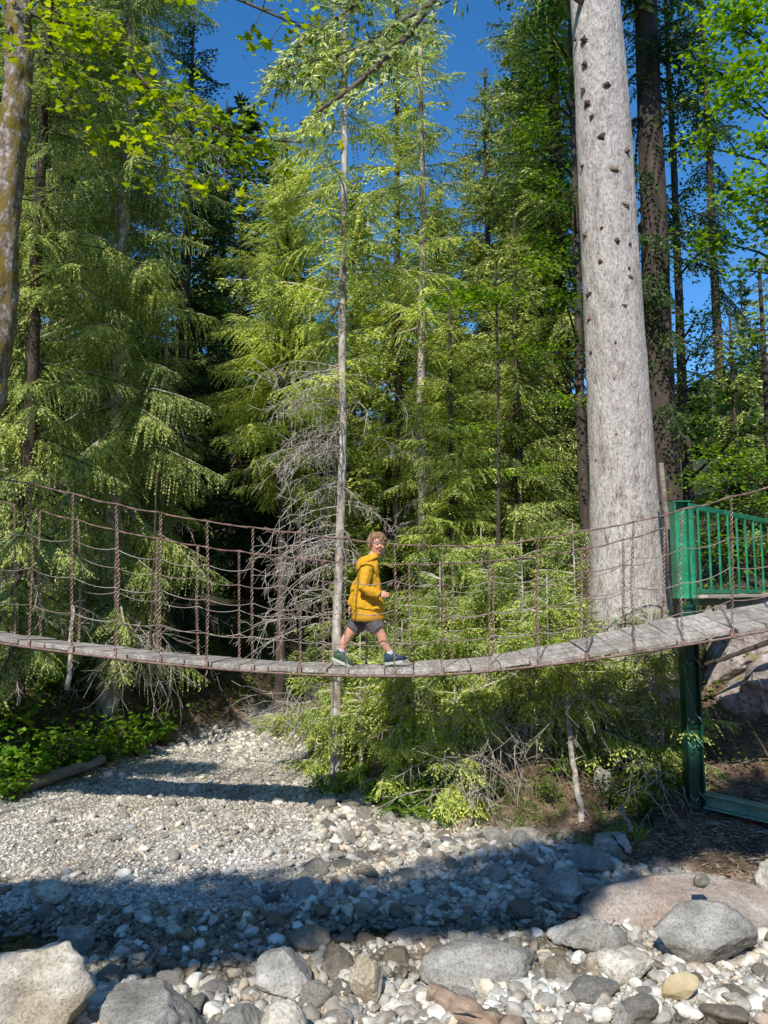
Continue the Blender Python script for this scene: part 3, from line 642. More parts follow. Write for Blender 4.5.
def spruce(label, x, y, H, Rm, z0, kind='mid', mat='needle_mid', bark='bark_grey', r0=.12, seed=0, per=4, step=.36, droop=-.25, group=None, name='spruce_tree', prof=.8,
           lean=(0, 0), dead=(0, 0, 0), bias=None, ztop=None, trunk=True, jag=.35, gap=0., r1=.02, zbase=None, cull=None):
    rg = np.random.default_rng(seed+50); zb_ = zg(x, y) if zbase is None else zbase
    root = empty(name, label, 'tree', (x, y, zb_), group)
    if trunk: trunk_mesh('trunk', M[bark], root, H, r0, r1, lean, seed=seed, k=12 if H < 30 else 8)
    Qs = []; segs = []; rr = []; z = z0
    while z < H-.15:
        f = (H-z)/(H-z0); Rz = Rm*min(1, f*1.15)**prof*(1-.25*max(0, .15-(z-z0)/H)/.15)
        nb_ = per if f > .25 else max(3, per-1)
        for b_ in range(nb_):
            if rg.random() < gap: continue
            az = rg.uniform(0, 2*PI); 
            if bias is not None and rg.random() < bias[1]: az = bias[0]+rg.normal(0, .7)
            Lb = max(.18, Rz*rg.uniform(1-jag, 1+jag*.5)); Lc = min((.35, .6, .9, 1.3, 1.8, 2.4, 3.2), key=lambda c_: abs(c_-Lb))
            q, A, wd = lib(kind, Lc, **KINDS[kind])[rg.integers(4)]
            s_ = Lb/Lc; pitch = droop*f+.35*(1-f)+rg.normal(0, .12)
            R3 = rot3(az, pitch, rg.normal(0, .25)); o_ = trunk_at(z+rg.uniform(-.15, .15), lean, seed, .04)
            wp = (q*s_)@R3.T+o_
            if cull is not None and not cull(o_+np.array([math.cos(az), math.sin(az), 0])*Lb*.6+np.array([x, y, zb_])): continue
            Qs.append(wp); Aw = (A*s_)@R3.T+o_
            ks = [0, len(A)//3, 2*len(A)//3, len(A)-1]; pts = [o_]+[Aw[k__] for k__ in ks[1:]]
            for k_2 in range(3): segs.append((pts[k_2], pts[k_2+1])); rr.append(.006+.011*Lb*(1-k_2/3))
        z += step*(.6+.6*f)*rg.uniform(.8, 1.2)
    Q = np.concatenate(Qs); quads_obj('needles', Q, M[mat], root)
    segs.append((trunk_at(z0*.6, lean, seed, .04), trunk_at(H*.97, lean, seed, .04))); rr.append(.004)
    rr = np.array(rr); V, Fc = strips(segs, rr, rr*.6); mk('branches', V, Fc, M[bark if bark != 'bark_pale' else 'bark_grey'], root)
    if dead[2]: dead_twigs(root, dead[0], dead[1], dead[2], lean, seed, bias)
    return root
def dead_twigs(root, za, zb2, n, lean=(0, 0), seed=0, bias=None, Lr=(.5, 1.3), mat='twig', r=.008, org=None):
    rg = np.random.default_rng(seed+900); segs = [(trunk_at(za, lean, seed, .04), trunk_at(zb2, lean, seed, .04))]; rr = [.003]
    for _ in range(n):
        z = rg.uniform(za, zb2); az = rg.uniform(0, 2*PI)
        if bias is not None and rg.random() < .75: az = bias[0]+rg.normal(0, .6)
        L_ = rg.uniform(*Lr); p = trunk_at(z, lean, seed, .04) if org is None else org(z)
        d = np.array([math.cos(az), math.sin(az), rg.uniform(-.1, .35)]); m_ = 7
        pts = [p]
        for i in range(m_):
            d = d+np.array([rg.normal(0, .1), rg.normal(0, .1), -.13+rg.normal(0, .05)]); d /= np.linalg.norm(d); pts.append(pts[-1]+d*L_/m_)
        for i in range(m_):
            segs.append((pts[i], pts[i+1])); rr.append(r*(1.15-i/m_))
            for s_ in range(2):
                if rg.random() < .8:
                    e = d*.5+rg.normal(0, .6, 3)+np.array([0, 0, -.45]); e /= np.linalg.norm(e); l2 = L_*rg.uniform(.12, .33); c_ = pts[i+1]
                    e2 = e+np.array([0, 0, -.5])+rg.normal(0, .3, 3); e2 /= np.linalg.norm(e2); m2 = c_+e*l2*.5; en = m2+e2*l2*.5
                    segs += [(c_, m2), (m2, en)]; rr += [r*.5, r*.4]
                    for _k in range(2):
                        e3 = e+rg.normal(0, .7, 3); e3 /= np.linalg.norm(e3); segs.append((m2, m2+e3*l2*.4)); rr.append(r*.32)
    rr = np.array(rr); V, Fc = strips(segs, rr, rr*.75); return mk('dead_twigs', V, Fc, M[mat], root)
def X_(px, Y): return (px-384)/F*Y

# ---- the big pale spruce
bx, by = 2.96, 8.85; bz_ = zg(bx, by)-.2
big = empty('spruce_tree', 'massive pale grey spruce trunk with branch scars behind the right part of the bridge', 'tree', (bx, by, bz_))
n, k = 150, 48; V = []
def bigc(z): return (-.020*z+.03*nz(1, 2, z*.3), .012*z+.03*nz(4, 2, z*.3))
Hb = 22.
for i in range(n+1):
    z = -.2+(Hb+.2)*(i/n)**1.15; r = .365-.006*z*max(0, min(1, (z-4)/6))+.19*math.exp(-(max(z, 0)/2.1)**1.6); cx, cy = bigc(z)
    for j in range(k):
        a_ = 2*PI*j/k; fl = .10*math.exp(-max(z, 0)/.9)*math.cos(a_*5+1)
        q = r*(1+fl+.035*nz(math.cos(a_)*1.5, math.sin(a_)*1.5, z*.6)+.03*nz(math.cos(a_)*4, math.sin(a_)*4, z*1.5)+.018*nz(math.cos(a_)*14, math.sin(a_)*14, z*4))
        V.append((cx+q*math.cos(a_), cy+q*math.sin(a_), z))
a_ = np.arange(n*k).reshape(n, k); b_ = np.roll(a_, -1, 1)
mk('trunk', V, np.stack([a_, b_, b_+k, a_+k], -1).reshape(-1, 4), M['bark_pale'], big)
rg = random.Random(4)
# branch scars: dark whorls with short snapped stubs (column, row read off the trunk)
for (sx, sy) in [(577, 20), (587, 27), (588, 52), (587, 76), (590, 92), (594, 108), (609, 79), (632, 144), (587, 152), (617, 165), (630, 200), (604, 223), (589, 222), (633, 240), (603, 256), (619, 238), (631, 265), (633, 274), (588, 285), (626, 304), (617, 341), (616, 377), (622, 408), (598, 457), (621, 473), (644, 490), (604, 130), (592, 310), (590, 345), (618, 434)]:
    p = at(sx, sy, by); z = p.z-bz_; cx, cy = bigc(z); r = .37
    dx_ = max(-.93, min(.93, (p.x*(by-.35)/by-bx-cx)/r)); dy_ = -math.sqrt(1-dx_*dx_); zz = z-.35*(p.z-2.45)/by*1.
    c0 = Vector((cx+dx_*(r-.03), cy+dy_*(r-.03), zz)); d_ = Vector((dx_, dy_, rg.uniform(-.3, .2))).normalized()
    mb = MB(); sc_ = rg.uniform(1.0, 1.9)
    up = Vector((0, 0, 1)); sd = d_.cross(up).normalized()
    # raised collar with radiating ridges
    for q in range(rg.randint(5, 8)):
        an = rg.uniform(0, 2*PI); e = (sd*math.cos(an)*.9+up*math.sin(an)*.9)*rg.uniform(.012, .034)*sc_
        mb.tube([c0+d_*.0, c0+d_*.02+e*.6, c0+d_*-.004+e*1.35], [.013*sc_, .009*sc_, .003], 5, jit=.3)
    mb.tube([c0, c0+d_*.03, c0+d_*rg.uniform(.035, .05)], [.02*sc_, .015*sc_, .008*sc_], 7, jit=.3)
    mb.build('branch_stub', M['scar'] if rg.random() < .8 else M['soilwood'], big)
# crown of the big spruce, above the frame, and the bough that droops into view
Qs = []; segs = []; rr = []; rgn = np.random.default_rng(3)
z = 11.8
while z < Hb:
    for _ in range(4):
        az = rgn.uniform(0, 2*PI); Lb = 2.6*min(1, (Hb-z)/7+.15)*rgn.uniform(.7, 1.1); Lc = min((.6, 1.3, 2.4), key=lambda c_: abs(c_-Lb))
        q, A, wd = lib('coarse', Lc, **KINDS['coarse'])[rgn.integers(4)]; s_ = Lb/Lc; R3 = rot3(az, -.2+rgn.normal(0, .1)); o_ = np.array([*bigc(z), z])
        if az > 3.4 and az < 5.6 and z < 13: continue
        Qs.append((q*s_)@R3.T+o_); Aw = (A*s_)@R3.T+o_; segs.append((o_, Aw[-1])); rr.append(.03)
    z += .55
def bough(root, P, kind, mat, side_len, seed, r=.02, hang=.5, n=16, name=('branch', 'needles'), wood='twig_dark', fine=True):
    """a real limb along points P carrying side sprays"""
    rg = np.random.default_rng(seed); P = [Vector(p) for p in P]; pts = []
    for a_, b_ in zip(P[:-1], P[1:]): pts += [a_.lerp(b_, i/6) for i in range(6)]
    pts.append(P[-1]); m_ = len(pts)
    mb = MB(); mb.tube([p+Vector((nz(i, seed)*.02, nz(i, seed+5)*.02, nz(i, seed+3)*.02)) for i, p in enumerate(pts)], [r*(1-.75*i/m_) for i in range(m_)], 7)
    mb.build(name[0], M[wood], root)
    Q = []
    for i in range(n):
        f = .12+.88*i/(n-1); k_2 = min(m_-2, int(f*(m_-1))); p = np.array(pts[k_2]); d = pts[k_2+1]-pts[k_2]; az = math.atan2(d.y, d.x)
        for s_ in (-1, 1):
            Lb = side_len*(1.1-.7*f)*rg.uniform(.6, 1.15); Lc = min((.35, .6, .9, 1.3), key=lambda c_: abs(c_-Lb))
            q, A, wd = lib(kind, Lc, **KINDS[kind])[rg.integers(4)]
            R3 = rot3(az+s_*rg.uniform(.7, 1.2), -hang*rg.uniform(.5, 1.3), rg.normal(0, .3)); Q.append((q*Lb/Lc)@R3.T+p)
    quads_obj(name[1], np.concatenate(Q), M[mat], root)
quads_obj('needles', np.concatenate(Qs), M['needle_mid'], big)
V, Fc = strips(segs, np.array(rr), np.array(rr)*.4); mk('branches', V, Fc, M['bark_grey'], big)
tr_ = Vector((bx, by, bz_))
bough(big, [Vector(bigc(9.3)+(9.3,)), at(500, -60, 7.7)-tr_, at(440, -8, 7.2)-tr_, at(400, 45, 6.8)-tr_, at(352, 88, 6.5)-tr_, at(300, 124, 6.3)-tr_], 'thin', 'needle_mid', .7, 31, .05, .9, 15)
bough(big, [at(430, 5, 7.1)-tr_, at(400, 22, 6.9)-tr_, at(360, 48, 6.8)-tr_, at(310, 62, 6.6)-tr_, at(262, 70, 6.4)-tr_], 'thin', 'needle_mid', .55, 33, .022, .8, 14)
bough(big, [at(395, -30, 7.1)-tr_, at(350, 10, 6.9)-tr_, at(300, 40, 6.6)-tr_, at(268, 88, 6.5)-tr_], 'thin', 'needle_mid', .6, 35, .02, .9, 14)

# ---- front conifers
spruce('slender spruce in the middle with bare dead twigs low on its left side', X_(338, 9.3), 9.3, 14, 1.6, 5.2, 'fine', 'needle_bright', 'bark_grey', .066, 1, per=4, step=.36, droop=-.22, bias=(PI, .55), dead=(1.9, 5.4, 78), r1=.025, jag=.5, lean=(.006, .0), gap=.15, prof=1.)
spruce('thin pale-stemmed spruce standing just right of the child', X_(422, 11.2), 11.2, 13.5, 1.15, 3.0, 'fine', 'needle_bright', 'bark_grey', .085, 2, per=4, step=.36, droop=-.3, dead=(1., 4, 14), lean=(.003, 0), gap=.2)
spruce('spruce with its pointed tip against the blue sky gap', X_(492, 14.6), 14.6, 11.9, 2.3, .6, 'mid', 'needle_mid', 'bark_dark', .12, 3, per=6, step=.29, prof=.72)
spruce('tall dense dark green spruce immediately left of the massive pale trunk', X_(566, 13.2), 13.2, 20, 2.0, .8, 'mid', 'needle_mid', 'bark_dark', .2, 4, per=6, step=.33, droop=-.45)
spruce('bright spruce left of the slender one, lit yellow-green at its tips', X_(282, 12.6), 12.6, 10.6, 1.7, 4.3, 'fine', 'needle_bright', 'bark_dark', .09, 5, per=6, step=.27, prof=.6)
spruce('full spruce on the left with hanging sunlit boughs above the bridge', X_(112, 11.6), 11.6, 19, 1.9, 1.2, 'hang', 'needle_mid', 'bark_grey', .15, 6, per=7, step=.29, droop=-.5, dead=(.4, 5.5, 46), prof=.5, gap=.22, jag=.5)
spruce('spruce at the left edge with boughs reaching down to the bridge', X_(22, 10.), 10.0, 15, 1.35, 1.2, 'hang', 'needle_mid', 'bark_dark', .12, 7, per=5, step=.31, droop=-.5, dead=(.4, 3.6, 34), prof=.5, gap=.15, jag=.5)
spruce('dark spruce behind the full one on the left', X_(178, 14.4), 14.4, 13.2, 1.6, 1.0, 'mid', 'needle_dark', 'bark_dark', .18, 8, per=5, step=.42, droop=-.5, prof=.5)  # dark needles chosen to paint this side as shaded
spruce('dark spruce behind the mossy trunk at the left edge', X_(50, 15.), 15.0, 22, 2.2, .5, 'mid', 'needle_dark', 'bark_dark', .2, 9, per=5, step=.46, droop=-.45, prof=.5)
spruce('shadowed spruce in the dark gap left of the middle', X_(235, 18.5), 18.5, 13.2, 2.2, .3, 'coarse', 'needle_dark', 'bark_dark', .2, 10, per=5, step=.5, droop=-.4, prof=.6)  # gap shade is put into the dark needle colour
spruce('deeply shaded spruce at the back of the dark gap', X_(275, 21), 21.0, 13.5, 2.2, .3, 'coarse', 'needle_dark', 'bark_dark', .2, 11, per=5, step=.5, droop=-.4, prof=.6)  # deep shade comes partly from the dark needle colour
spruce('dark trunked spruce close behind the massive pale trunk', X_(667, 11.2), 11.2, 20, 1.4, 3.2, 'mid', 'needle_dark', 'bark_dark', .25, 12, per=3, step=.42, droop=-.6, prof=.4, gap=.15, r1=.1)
spruce('green spruce filling the space behind the middle of the net', X_(388, 14.), 14.0, 8.4, 2.0, .4, 'mid', 'needle_bright', 'bark_dark', .10, 13, per=6, step=.3)
spruce('bushy spruce behind the net between the thin stem and the big trunk', X_(520, 11.6), 11.6, 7.2, 1.8, .3, 'fine', 'needle_mid', 'bark_dark', .07, 14, per=6, step=.28, dead=(.3, 2.5, 18))
spruce('low spruce behind the child reaching just above the handrail', X_(452, 10.6), 10.6, 5.8, 1.25, .1, 'fine', 'needle_bright', 'bark_dark', .05, 15, per=6, step=.26, dead=(.2, 2.2, 14))
spruce('spruce beyond the green railing at the right edge', X_(742, 14.5), 14.5, 5.2, 2.1, .0, 'mid', 'needle_mid', 'bark_dark', .12, 16, per=5, step=.34)
spruce('thin dark larch with hanging boughs against the right sky', X_(728, 15.5), 15.5, 19, 1.35, 4.5, 'mid', 'needle_dark', 'bark_dark', .12, 17, per=3, step=.55, droop=-.9, gap=.2, prof=.4)
spruce('smaller spruce between the pointed one and the dense one', X_(530, 17), 17.0, 14.4, 2.2, .5, 'coarse', 'needle_mid', 'bark_dark', .15, 18, per=6, step=.36)
spruce('rear spruce between the thin stem and the pointed one', X_(440, 18), 18.0, 11.6, 2.3, .4, 'coarse', 'needle_mid', 'bark_dark', .15, 19, per=6, step=.36)
spruce('rear spruce between the slender and the thin stems', X_(352, 19), 19.0, 12.4, 2.2, .4, 'coarse', 'needle_mid', 'bark_dark', .15, 20, per=6, step=.36)
spruce('leafless-footed young spruce left of the dark gap', X_(160, 12.8), 12.8, 7.5, 1.1, 2.6, 'fine', 'needle_mid', 'bark_grey', .07, 21, per=4, step=.32, droop=-.5, dead=(.2, 2.8, 20))

spruce('tall wispy spruce behind the slender one, crossing the top of the frame', X_(398, 13.4), 13.4, 15.5, 1.35, 5., 'mid', 'needle_bright', 'bark_dark', .09, 22, per=4, step=.36, gap=.15, jag=.5)
# ---- background wood
rg = random.Random(21); protoB = []
def proto_back(seed, mat):
    return spruce('distant spruce in the wood behind the stream', 0, 0, 15, 2.6, .4, 'coarse', mat, 'bark_dark', .2, seed, per=5, step=.62, zbase=0)
bk = [(-14, 24, 1.4), (-9.5, 26, 1.35), (-6.5, 27, 1.05), (-3.6, 26, .85), (-.8, 28, .9), (2.2, 25.5, .78), (4.6, 27.5, .98), (7.2, 24.5, .62), (9.8, 27, .55), (12.5, 25, .6), (15.5, 28, .9), (-11.5, 19, 1.35), (-8, 17.5, 1.3), (9.6, 18.5, .42), (12, 20.5, .55), (-5.2, 23, 1.05), (.9, 22.5, .72), (-17, 21, 1.4)]
for i, (x, y, s_) in enumerate(bk):
    if i < 2: root = proto_back(60+i, 'needle_dark' if i else 'needle_mid'); protoB.append(root)
    else:
        src = protoB[i % 2]; root = src.copy(); col.objects.link(root)
        for ch in list(src.children):
            c_ = ch.copy(); col.objects.link(c_); c_.parent = root
    root.location = (x, y, zg(x, y)-.2); root.scale = (s_, s_, s_); root.rotation_euler = (0, 0, rg.uniform(0, 6)); root['group'] = 'distant spruces in the wood behind the stream'; root['label'] = 'distant spruce in the wood behind the stream'
# the same wood goes on at both sides of and behind the viewer
for i, (x, y, s_) in enumerate([(-14, 3, .8), (-11.5, 8, .85), (-16, -4, .9), (10, 1, .85), (8.5, 6, .8), (11, -5, 1.), (9, -11, 1.), (5, -13, .95), (1, -14, .95), (-3, -17, 1.), (13, 8, 1.), (12, 14, .8), (-14, 13, 1.1), (-17, 9, 1.2), (6.5, -8, .8), (-20, -14, 1.), (3, -20, 1.3), (-9, -21, 1.25), (14, -12, 1.3)]):
    src = protoB[i % 2]; root = src.copy(); col.objects.link(root)
    for ch in list(src.children):
        c_ = ch.copy(); col.objects.link(c_); c_.parent = root
    root.location = (x, y, zg(x, y)-.2); root.scale = (s_, s_, s_); root.rotation_euler = (0, 0, rg.uniform(0, 6)); root['group'] = 'spruces around the near bank'; root['label'] = 'spruce of the wood around the near bank'
# far-off wooded slope: one mass
Q = []; V_ = []; rgn = np.random.default_rng(8)
for i in range(150):
    x = rgn.uniform(-62, 62); y = rgn.uniform(31, 60); h = rgn.uniform(6.5, 9.5)*(1.0 if x < 3 else .62); z = zg(x, y)-.3
    n_ = 900; f = rgn.random(n_)**.6; zz = h*(1-f)+.2; rad = 2.1*f*rgn.uniform(.3, 1, n_); az = rgn.uniform(0, 6.28, n_)
    P = np.stack([x+np.cos(az)*rad*.6, y+np.sin(az)*rad*.6, z+zz], 1); Dd = unit(np.stack([np.cos(az), np.sin(az), np.full(n_, -.35)], 1)+rgn.normal(0, .2, (n_, 3)))
    Q.append(rhombs(P, Dd, rgn.uniform(.4, .9, n_), .3, .6, rgn))
fo = quads_obj('distant_forest', np.concatenate(Q), M['needle_dark'], None); tag(fo, 'far-off dark conifer wood on the slope', 'forest', kind='stuff')

# ------------------------------------------------------------------ broadleaf kit
def leaf_template(kind):
    if kind == 'maple':
        pts = [(0, 0), (.28, .05), (.62, -.02), (.5, .25), (.78, .55), (.42, .5), (.0, 1.05)]
        pts = [(0, 0), (.25, -.05), (.6, .08), (.45, .3), (.62, .62), (.25, .55), (0, 1.0)]
        R_ = pts+[(-x, y) for x, y in pts[-2:0:-1]]
    else:
        R_ = [(0, 0), (.28, .25), (.36, .5), (.22, .8), (0, 1.0), (-.22, .8), (-.36, .5), (-.28, .25)]
    return np.array([(x, y-.0, .12*abs(x)) for x, y in R_])
LT = {k_: leaf_template(k_) for k_ in ('maple', 'oval')}
def leaves(P, size, kind, rg, flat=.35, mean=None):
    """one polygon per leaf"""
    n = len(P); T = LT[kind]; k = len(T)
    nrm = np.zeros((n, 3)); nrm[:, 2] = 1; nrm += rg.normal(0, flat, (n, 3))
    if mean is not None: nrm += mean
    nrm = unit(nrm)
    az = rg.uniform(0, 6.28, n); d = np.stack([np.cos(az), np.sin(az), np.zeros(n)], 1); d = unit(d-nrm*np.sum(d*nrm, 1, keepdims=True)); s_ = np.cross(nrm, d)
    sz = np.asarray(size*rg.uniform(.65, 1.25, n))[:, None, None]
    V = P[:, None]+(T[None, :, 0:1]*s_[:, None]+T[None, :, 1:2]*d[:, None]-T[None, :, 2:3]*nrm[:, None])*sz
    return V.reshape(-1, 3), np.arange(n*k).reshape(n, k)
def pads(name, root, C, mat, size, kind, seed, flat=.35):
    """C: list of (x,y,z, rx, ry, rz, n)"""
    rg = np.random.default_rng(seed); Ps = []
    for (x, y, z, rx, ry, rz, n_) in C:
        q = rg.normal(0, .5, (n_, 3))*np.array([rx, ry, rz]); Ps.append(q+np.array([x, y, z]))
    V, Fc = leaves(np.concatenate(Ps), size, kind, rg, flat); return mk(name, V, Fc, M[mat], root, smooth=False)

# mossy maple at the left edge, trunk, limb with maple leaves
base = Vector((-5.35, 8.6, zg(-5.35, 8.6)-.1)); 
mp_ = empty('maple_tree', 'mossy crooked maple trunk at the left edge with yellow-green leafy branch', 'tree', base)
cl = [base, at(-70, 760, 8.600), at(-42, 560, 8.600), at(-20, 420, 8.600), at(-10, 390, 8.600), at(-1, 330, 8.600), at(4, 240, 8.600), at(14, 130, 8.600), at(19, 60, 8.600), at(18, 0, 8.600), at(10, -120, 8.686), at(-30, -260, 8.772)]
pts = []
for a_, b_ in zip(cl[:-1], cl[1:]): pts += [a_.lerp(b_, i/8) for i in range(8)]
pts.append(cl[-1]); nP = len(pts); V = []; k = 24
sm = [Vector(p) for p in pts]
for _ in range(3): sm = [sm[0]]+[(sm[i-1]+sm[i]*2+sm[i+1])/4 for i in range(1, nP-1)]+[sm[-1]]
for i, p in enumerate(sm):
    r = .205-.072*i/nP
    for j in range(k):
        a_ = 2*PI*j/k; q = r*(1+.34*nz(math.cos(a_)*1.3, math.sin(a_)*1.3, p.z*2.6)+.22*nz(math.cos(a_)*3, math.sin(a_)*3, p.z*6)+.12*nz(math.cos(a_)*7, math.sin(a_)*7, p.z*14))
        V.append(p-base+Vector((q*math.cos(a_), q*math.sin(a_), 0)))
a_ = np.arange((nP-1)*k).reshape(nP-1, k); b_ = np.roll(a_, -1, 1)
mk('trunk', [tuple(v) for v in V], np.stack([a_, b_, b_+k, a_+k], -1).reshape(-1, 4), M['bark_moss'], mp_)
limbs = [[(26, 12, 8.600), (55, 20, 8.514), (90, 36, 8.428), (125, 62, 8.428), (158, 95, 8.514), (195, 120, 8.600), (245, 138, 8.772), (300, 142, 8.944)],
         [(20, -20, 8.600), (80, -50, 8.084), (160, -30, 7.740), (240, 0, 7.568), (330, 40, 7.568)],
         [(18, -60, 8.600), (120, -120, 8.944), (240, -60, 9.460), (330, -20, 9.804)],
         [(158, 95, 8.514), (170, 125, 8.428), (178, 165, 8.256)], [(90, 36, 8.428), (82, 70, 8.256), (74, 100, 8.084)], [(195, 120, 8.600), (215, 160, 8.256), (226, 175, 8.084)]]
rg = random.Random(12); Ps = []; 
for li, lb in enumerate(limbs):
    w3 = [at(*q)-base for q in lb]; P_ = []
    for a_, b_ in zip(w3[:-1], w3[1:]): P_ += [a_.lerp(b_, i/4) for i in range(4)]
    P_.append(w3[-1]); m_ = len(P_); r0 = .038 if li == 0 else (.034 if li < 3 else .014)
    mb = MB(); mb.tube([p+Vector((0, 0, .02*nz(i, li*7, 0, .7))) for i, p in enumerate(P_)], [r0*(1-.75*i/m_) for i in range(m_)], 7, jit=.1); 
    for i in range(2 if li < 3 else 1, m_):
        for _ in range(3 if li < 3 else 2):
            d = Vector((rg.uniform(-1, 1), rg.uniform(-1, .6), rg.uniform(-.75, .45))).normalized()*rg.uniform(.22, .65); e = P_[i]+d
            if rg.random() > (.55 if li < 3 else .8): continue
            mb.tube([P_[i], P_[i]+d*.5+Vector((0, 0, .03)), e], [.007, .005, .003], 4)
            nl = rg.randint(10, 18)
            for _q in range(nl): Ps.append((e.x+rg.gauss(0, .13), e.y+rg.gauss(0, .13), e.z+rg.gauss(0, .05)))
    mb.build('branch', M['twig_dark'], mp_)
def shades_child(p):
    q = Vector(p)+base; k2 = (7.3-q.y)/(-S.y); h = q-S*k2
    return abs(h.x+.2) < .32 and 2.6 < h.z < 3.75
Ps = [p for p in Ps if not shades_child(p)]
rgn = np.random.default_rng(2); V, Fc = leaves(np.array(Ps), .088, 'maple', rgn, .45, np.array([0, -.35, 0])); mk('leaves', V, Fc, M['leaf_yellow'], mp_, smooth=False)

def broadleaf(label, x, y, H, r0, C, mat, size, kind, seed, bark='bark_grey', group=None, name='leafy_tree', lean=(0, 0)):
    """C pads in world coordinates"""
    zb_ = zg(x, y); root = empty(name, label, 'tree', (x, y, zb_), group)
    trunk_mesh('trunk', M[bark], root, H, r0, r0*.35, lean, seed=seed)
    rg = random.Random(seed); mb = MB(); C2 = []; mb.tube([trunk_at(.3, lean, seed, .04), trunk_at(H*.96, lean, seed, .04)], .004, 3)
    for (cx, cy, cz, rx, ry, rz, n_) in C:
        e = Vector((cx-x, cy-y, cz-zb_)); z_ = max(.3*H*0+.4, min(H*.97, e.z-.45*math.hypot(e.x-lean[0]*e.z, e.y-lean[1]*e.z))); s0 = Vector(trunk_at(z_, lean, seed, .04)); md = s0.lerp(e, .5)+Vector((rg.uniform(-.1, .1), 0, .12))
        r_ = r0*.28; mb.tube([s0, md, e], [r_, r_*.6, r_*.2], 6)
        for _ in range(7):
            q = Vector((rg.gauss(0, .4)*rx, rg.gauss(0, .4)*ry, rg.gauss(0, .4)*rz)); mb.tube([md.lerp(e, .7), e+q], [r_*.25, r_*.08], 4)
        C2.append((e.x, e.y, e.z, rx, ry, rz, n_))
    mb.build('branches', M[bark], root); pads('leaves', root, C2, mat, size, kind, seed); return root
def Pp(px, py, Y, r, n, rz=.12, ry=None):
    p = at(px, py, Y); return (p.x, p.y, p.z, r, ry or r, rz, n)
broadleaf('leafy tree with bright hanging leaves at the upper right edge', X_(830, 9.6), 9.6, 9.5, .10,
          [Pp(745, 90, 8.9, .5, 300, .3), Pp(760, 190, 9, .5, 260, .3), Pp(730, 10, 9, .5, 260, .3), Pp(740, 25, 9, .45, 240), Pp(755, 60, 8.8, .4, 210), Pp(735, 95, 9, .4, 150, .2), Pp(760, 140, 9, .35, 160), Pp(745, 190, 9.2, .45, 190, .2), Pp(700, 145, 9.6, .35, 110, .2), Pp(765, 225, 9.3, .35, 140), Pp(715, 240, 9.6, .4, 170, .16), Pp(745, 270, 9.6, .3, 90), Pp(765, 5, 8.8, .4, 200), Pp(700, 60, 9.8, .35, 110), Pp(760, 330, 9.8, .4, 70, .2)], 'leaf_bright', .062, 'maple', 71, bark='bark_dark')
broadleaf('dark leafed tree left of the massive trunk near the top of the frame', X_(585, 11.), 11., 10.5, .09,
          [Pp(545, 20, 10.5, .5, 330, .3), Pp(560, 80, 10.5, .5, 330, .3), Pp(535, 130, 10.4, .45, 240, .25), Pp(560, 190, 10.3, .5, 330, .3), Pp(545, 250, 10.3, .5, 280, .25), Pp(565, 300, 10.2, .45, 240, .22), Pp(555, 350, 10.2, .5, 180, .2), Pp(515, 85, 10.8, .35, 100, .2)], 'leaf_dark', .06, 'oval', 72, bark='bark_dark')
broadleaf('small beech with a bright horizontal layer of leaves in the middle distance', X_(500, 9.9), 9.9, 5.8, .035,
          [Pp(470, 298, 9.6, .55, 380, .07), Pp(500, 296, 9.7, .4, 260, .07), Pp(440, 303, 9.5, .3, 120, .05), Pp(545, 265, 9.9, .45, 200, .1), Pp(520, 350, 9.8, .5, 200, .12), Pp(560, 400, 9.8, .4, 130, .1), Pp(480, 430, 9.6, .5, 160, .1), Pp(540, 470, 9.6, .45, 150, .1)], 'leaf_bright', .05, 'oval', 73, bark='bark_dark')
broadleaf('leafy tree behind the dark trunk at the upper right', X_(690, 12.5), 12.5, 11, .1,
          [Pp(705, 250, 12, .55, 240, .3), Pp(690, 350, 12, .5, 200, .3), Pp(745, 360, 12, .6, 240, .3), Pp(675, 20, 12, .6, 380, .35), Pp(685, 80, 12, .6, 330, .3), Pp(680, 140, 12.2, .6, 330, .3), Pp(700, 190, 12.5, .5, 200, .25), Pp(695, 320, 12, .5, 200, .2), Pp(720, 400, 11.6, .8, 330, .25), Pp(690, 420, 11.4, .5, 240, .2), Pp(745, 430, 11.2, .7, 330, .2), Pp(650, 60, 12.5, .5, 240, .3)], 'leaf_dark', .07, 'oval', 74, bark='bark_dark')
broadleaf('leafy tree whose light foliage shows above the green railing', X_(775, 11.2), 11.2, 5., .07,
          [Pp(720, 455, 10.6, .6, 330, .2), Pp(755, 470, 10.6, .6, 330, .2), Pp(700, 480, 10.4, .4, 200, .15), Pp(740, 500, 10.4, .6, 280, .2), Pp(710, 540, 10.3, .6, 260, .25), Pp(755, 550, 10.5, .6, 260, .25)], 'leaf_bright', .055, 'oval', 75, bark='bark_dark')
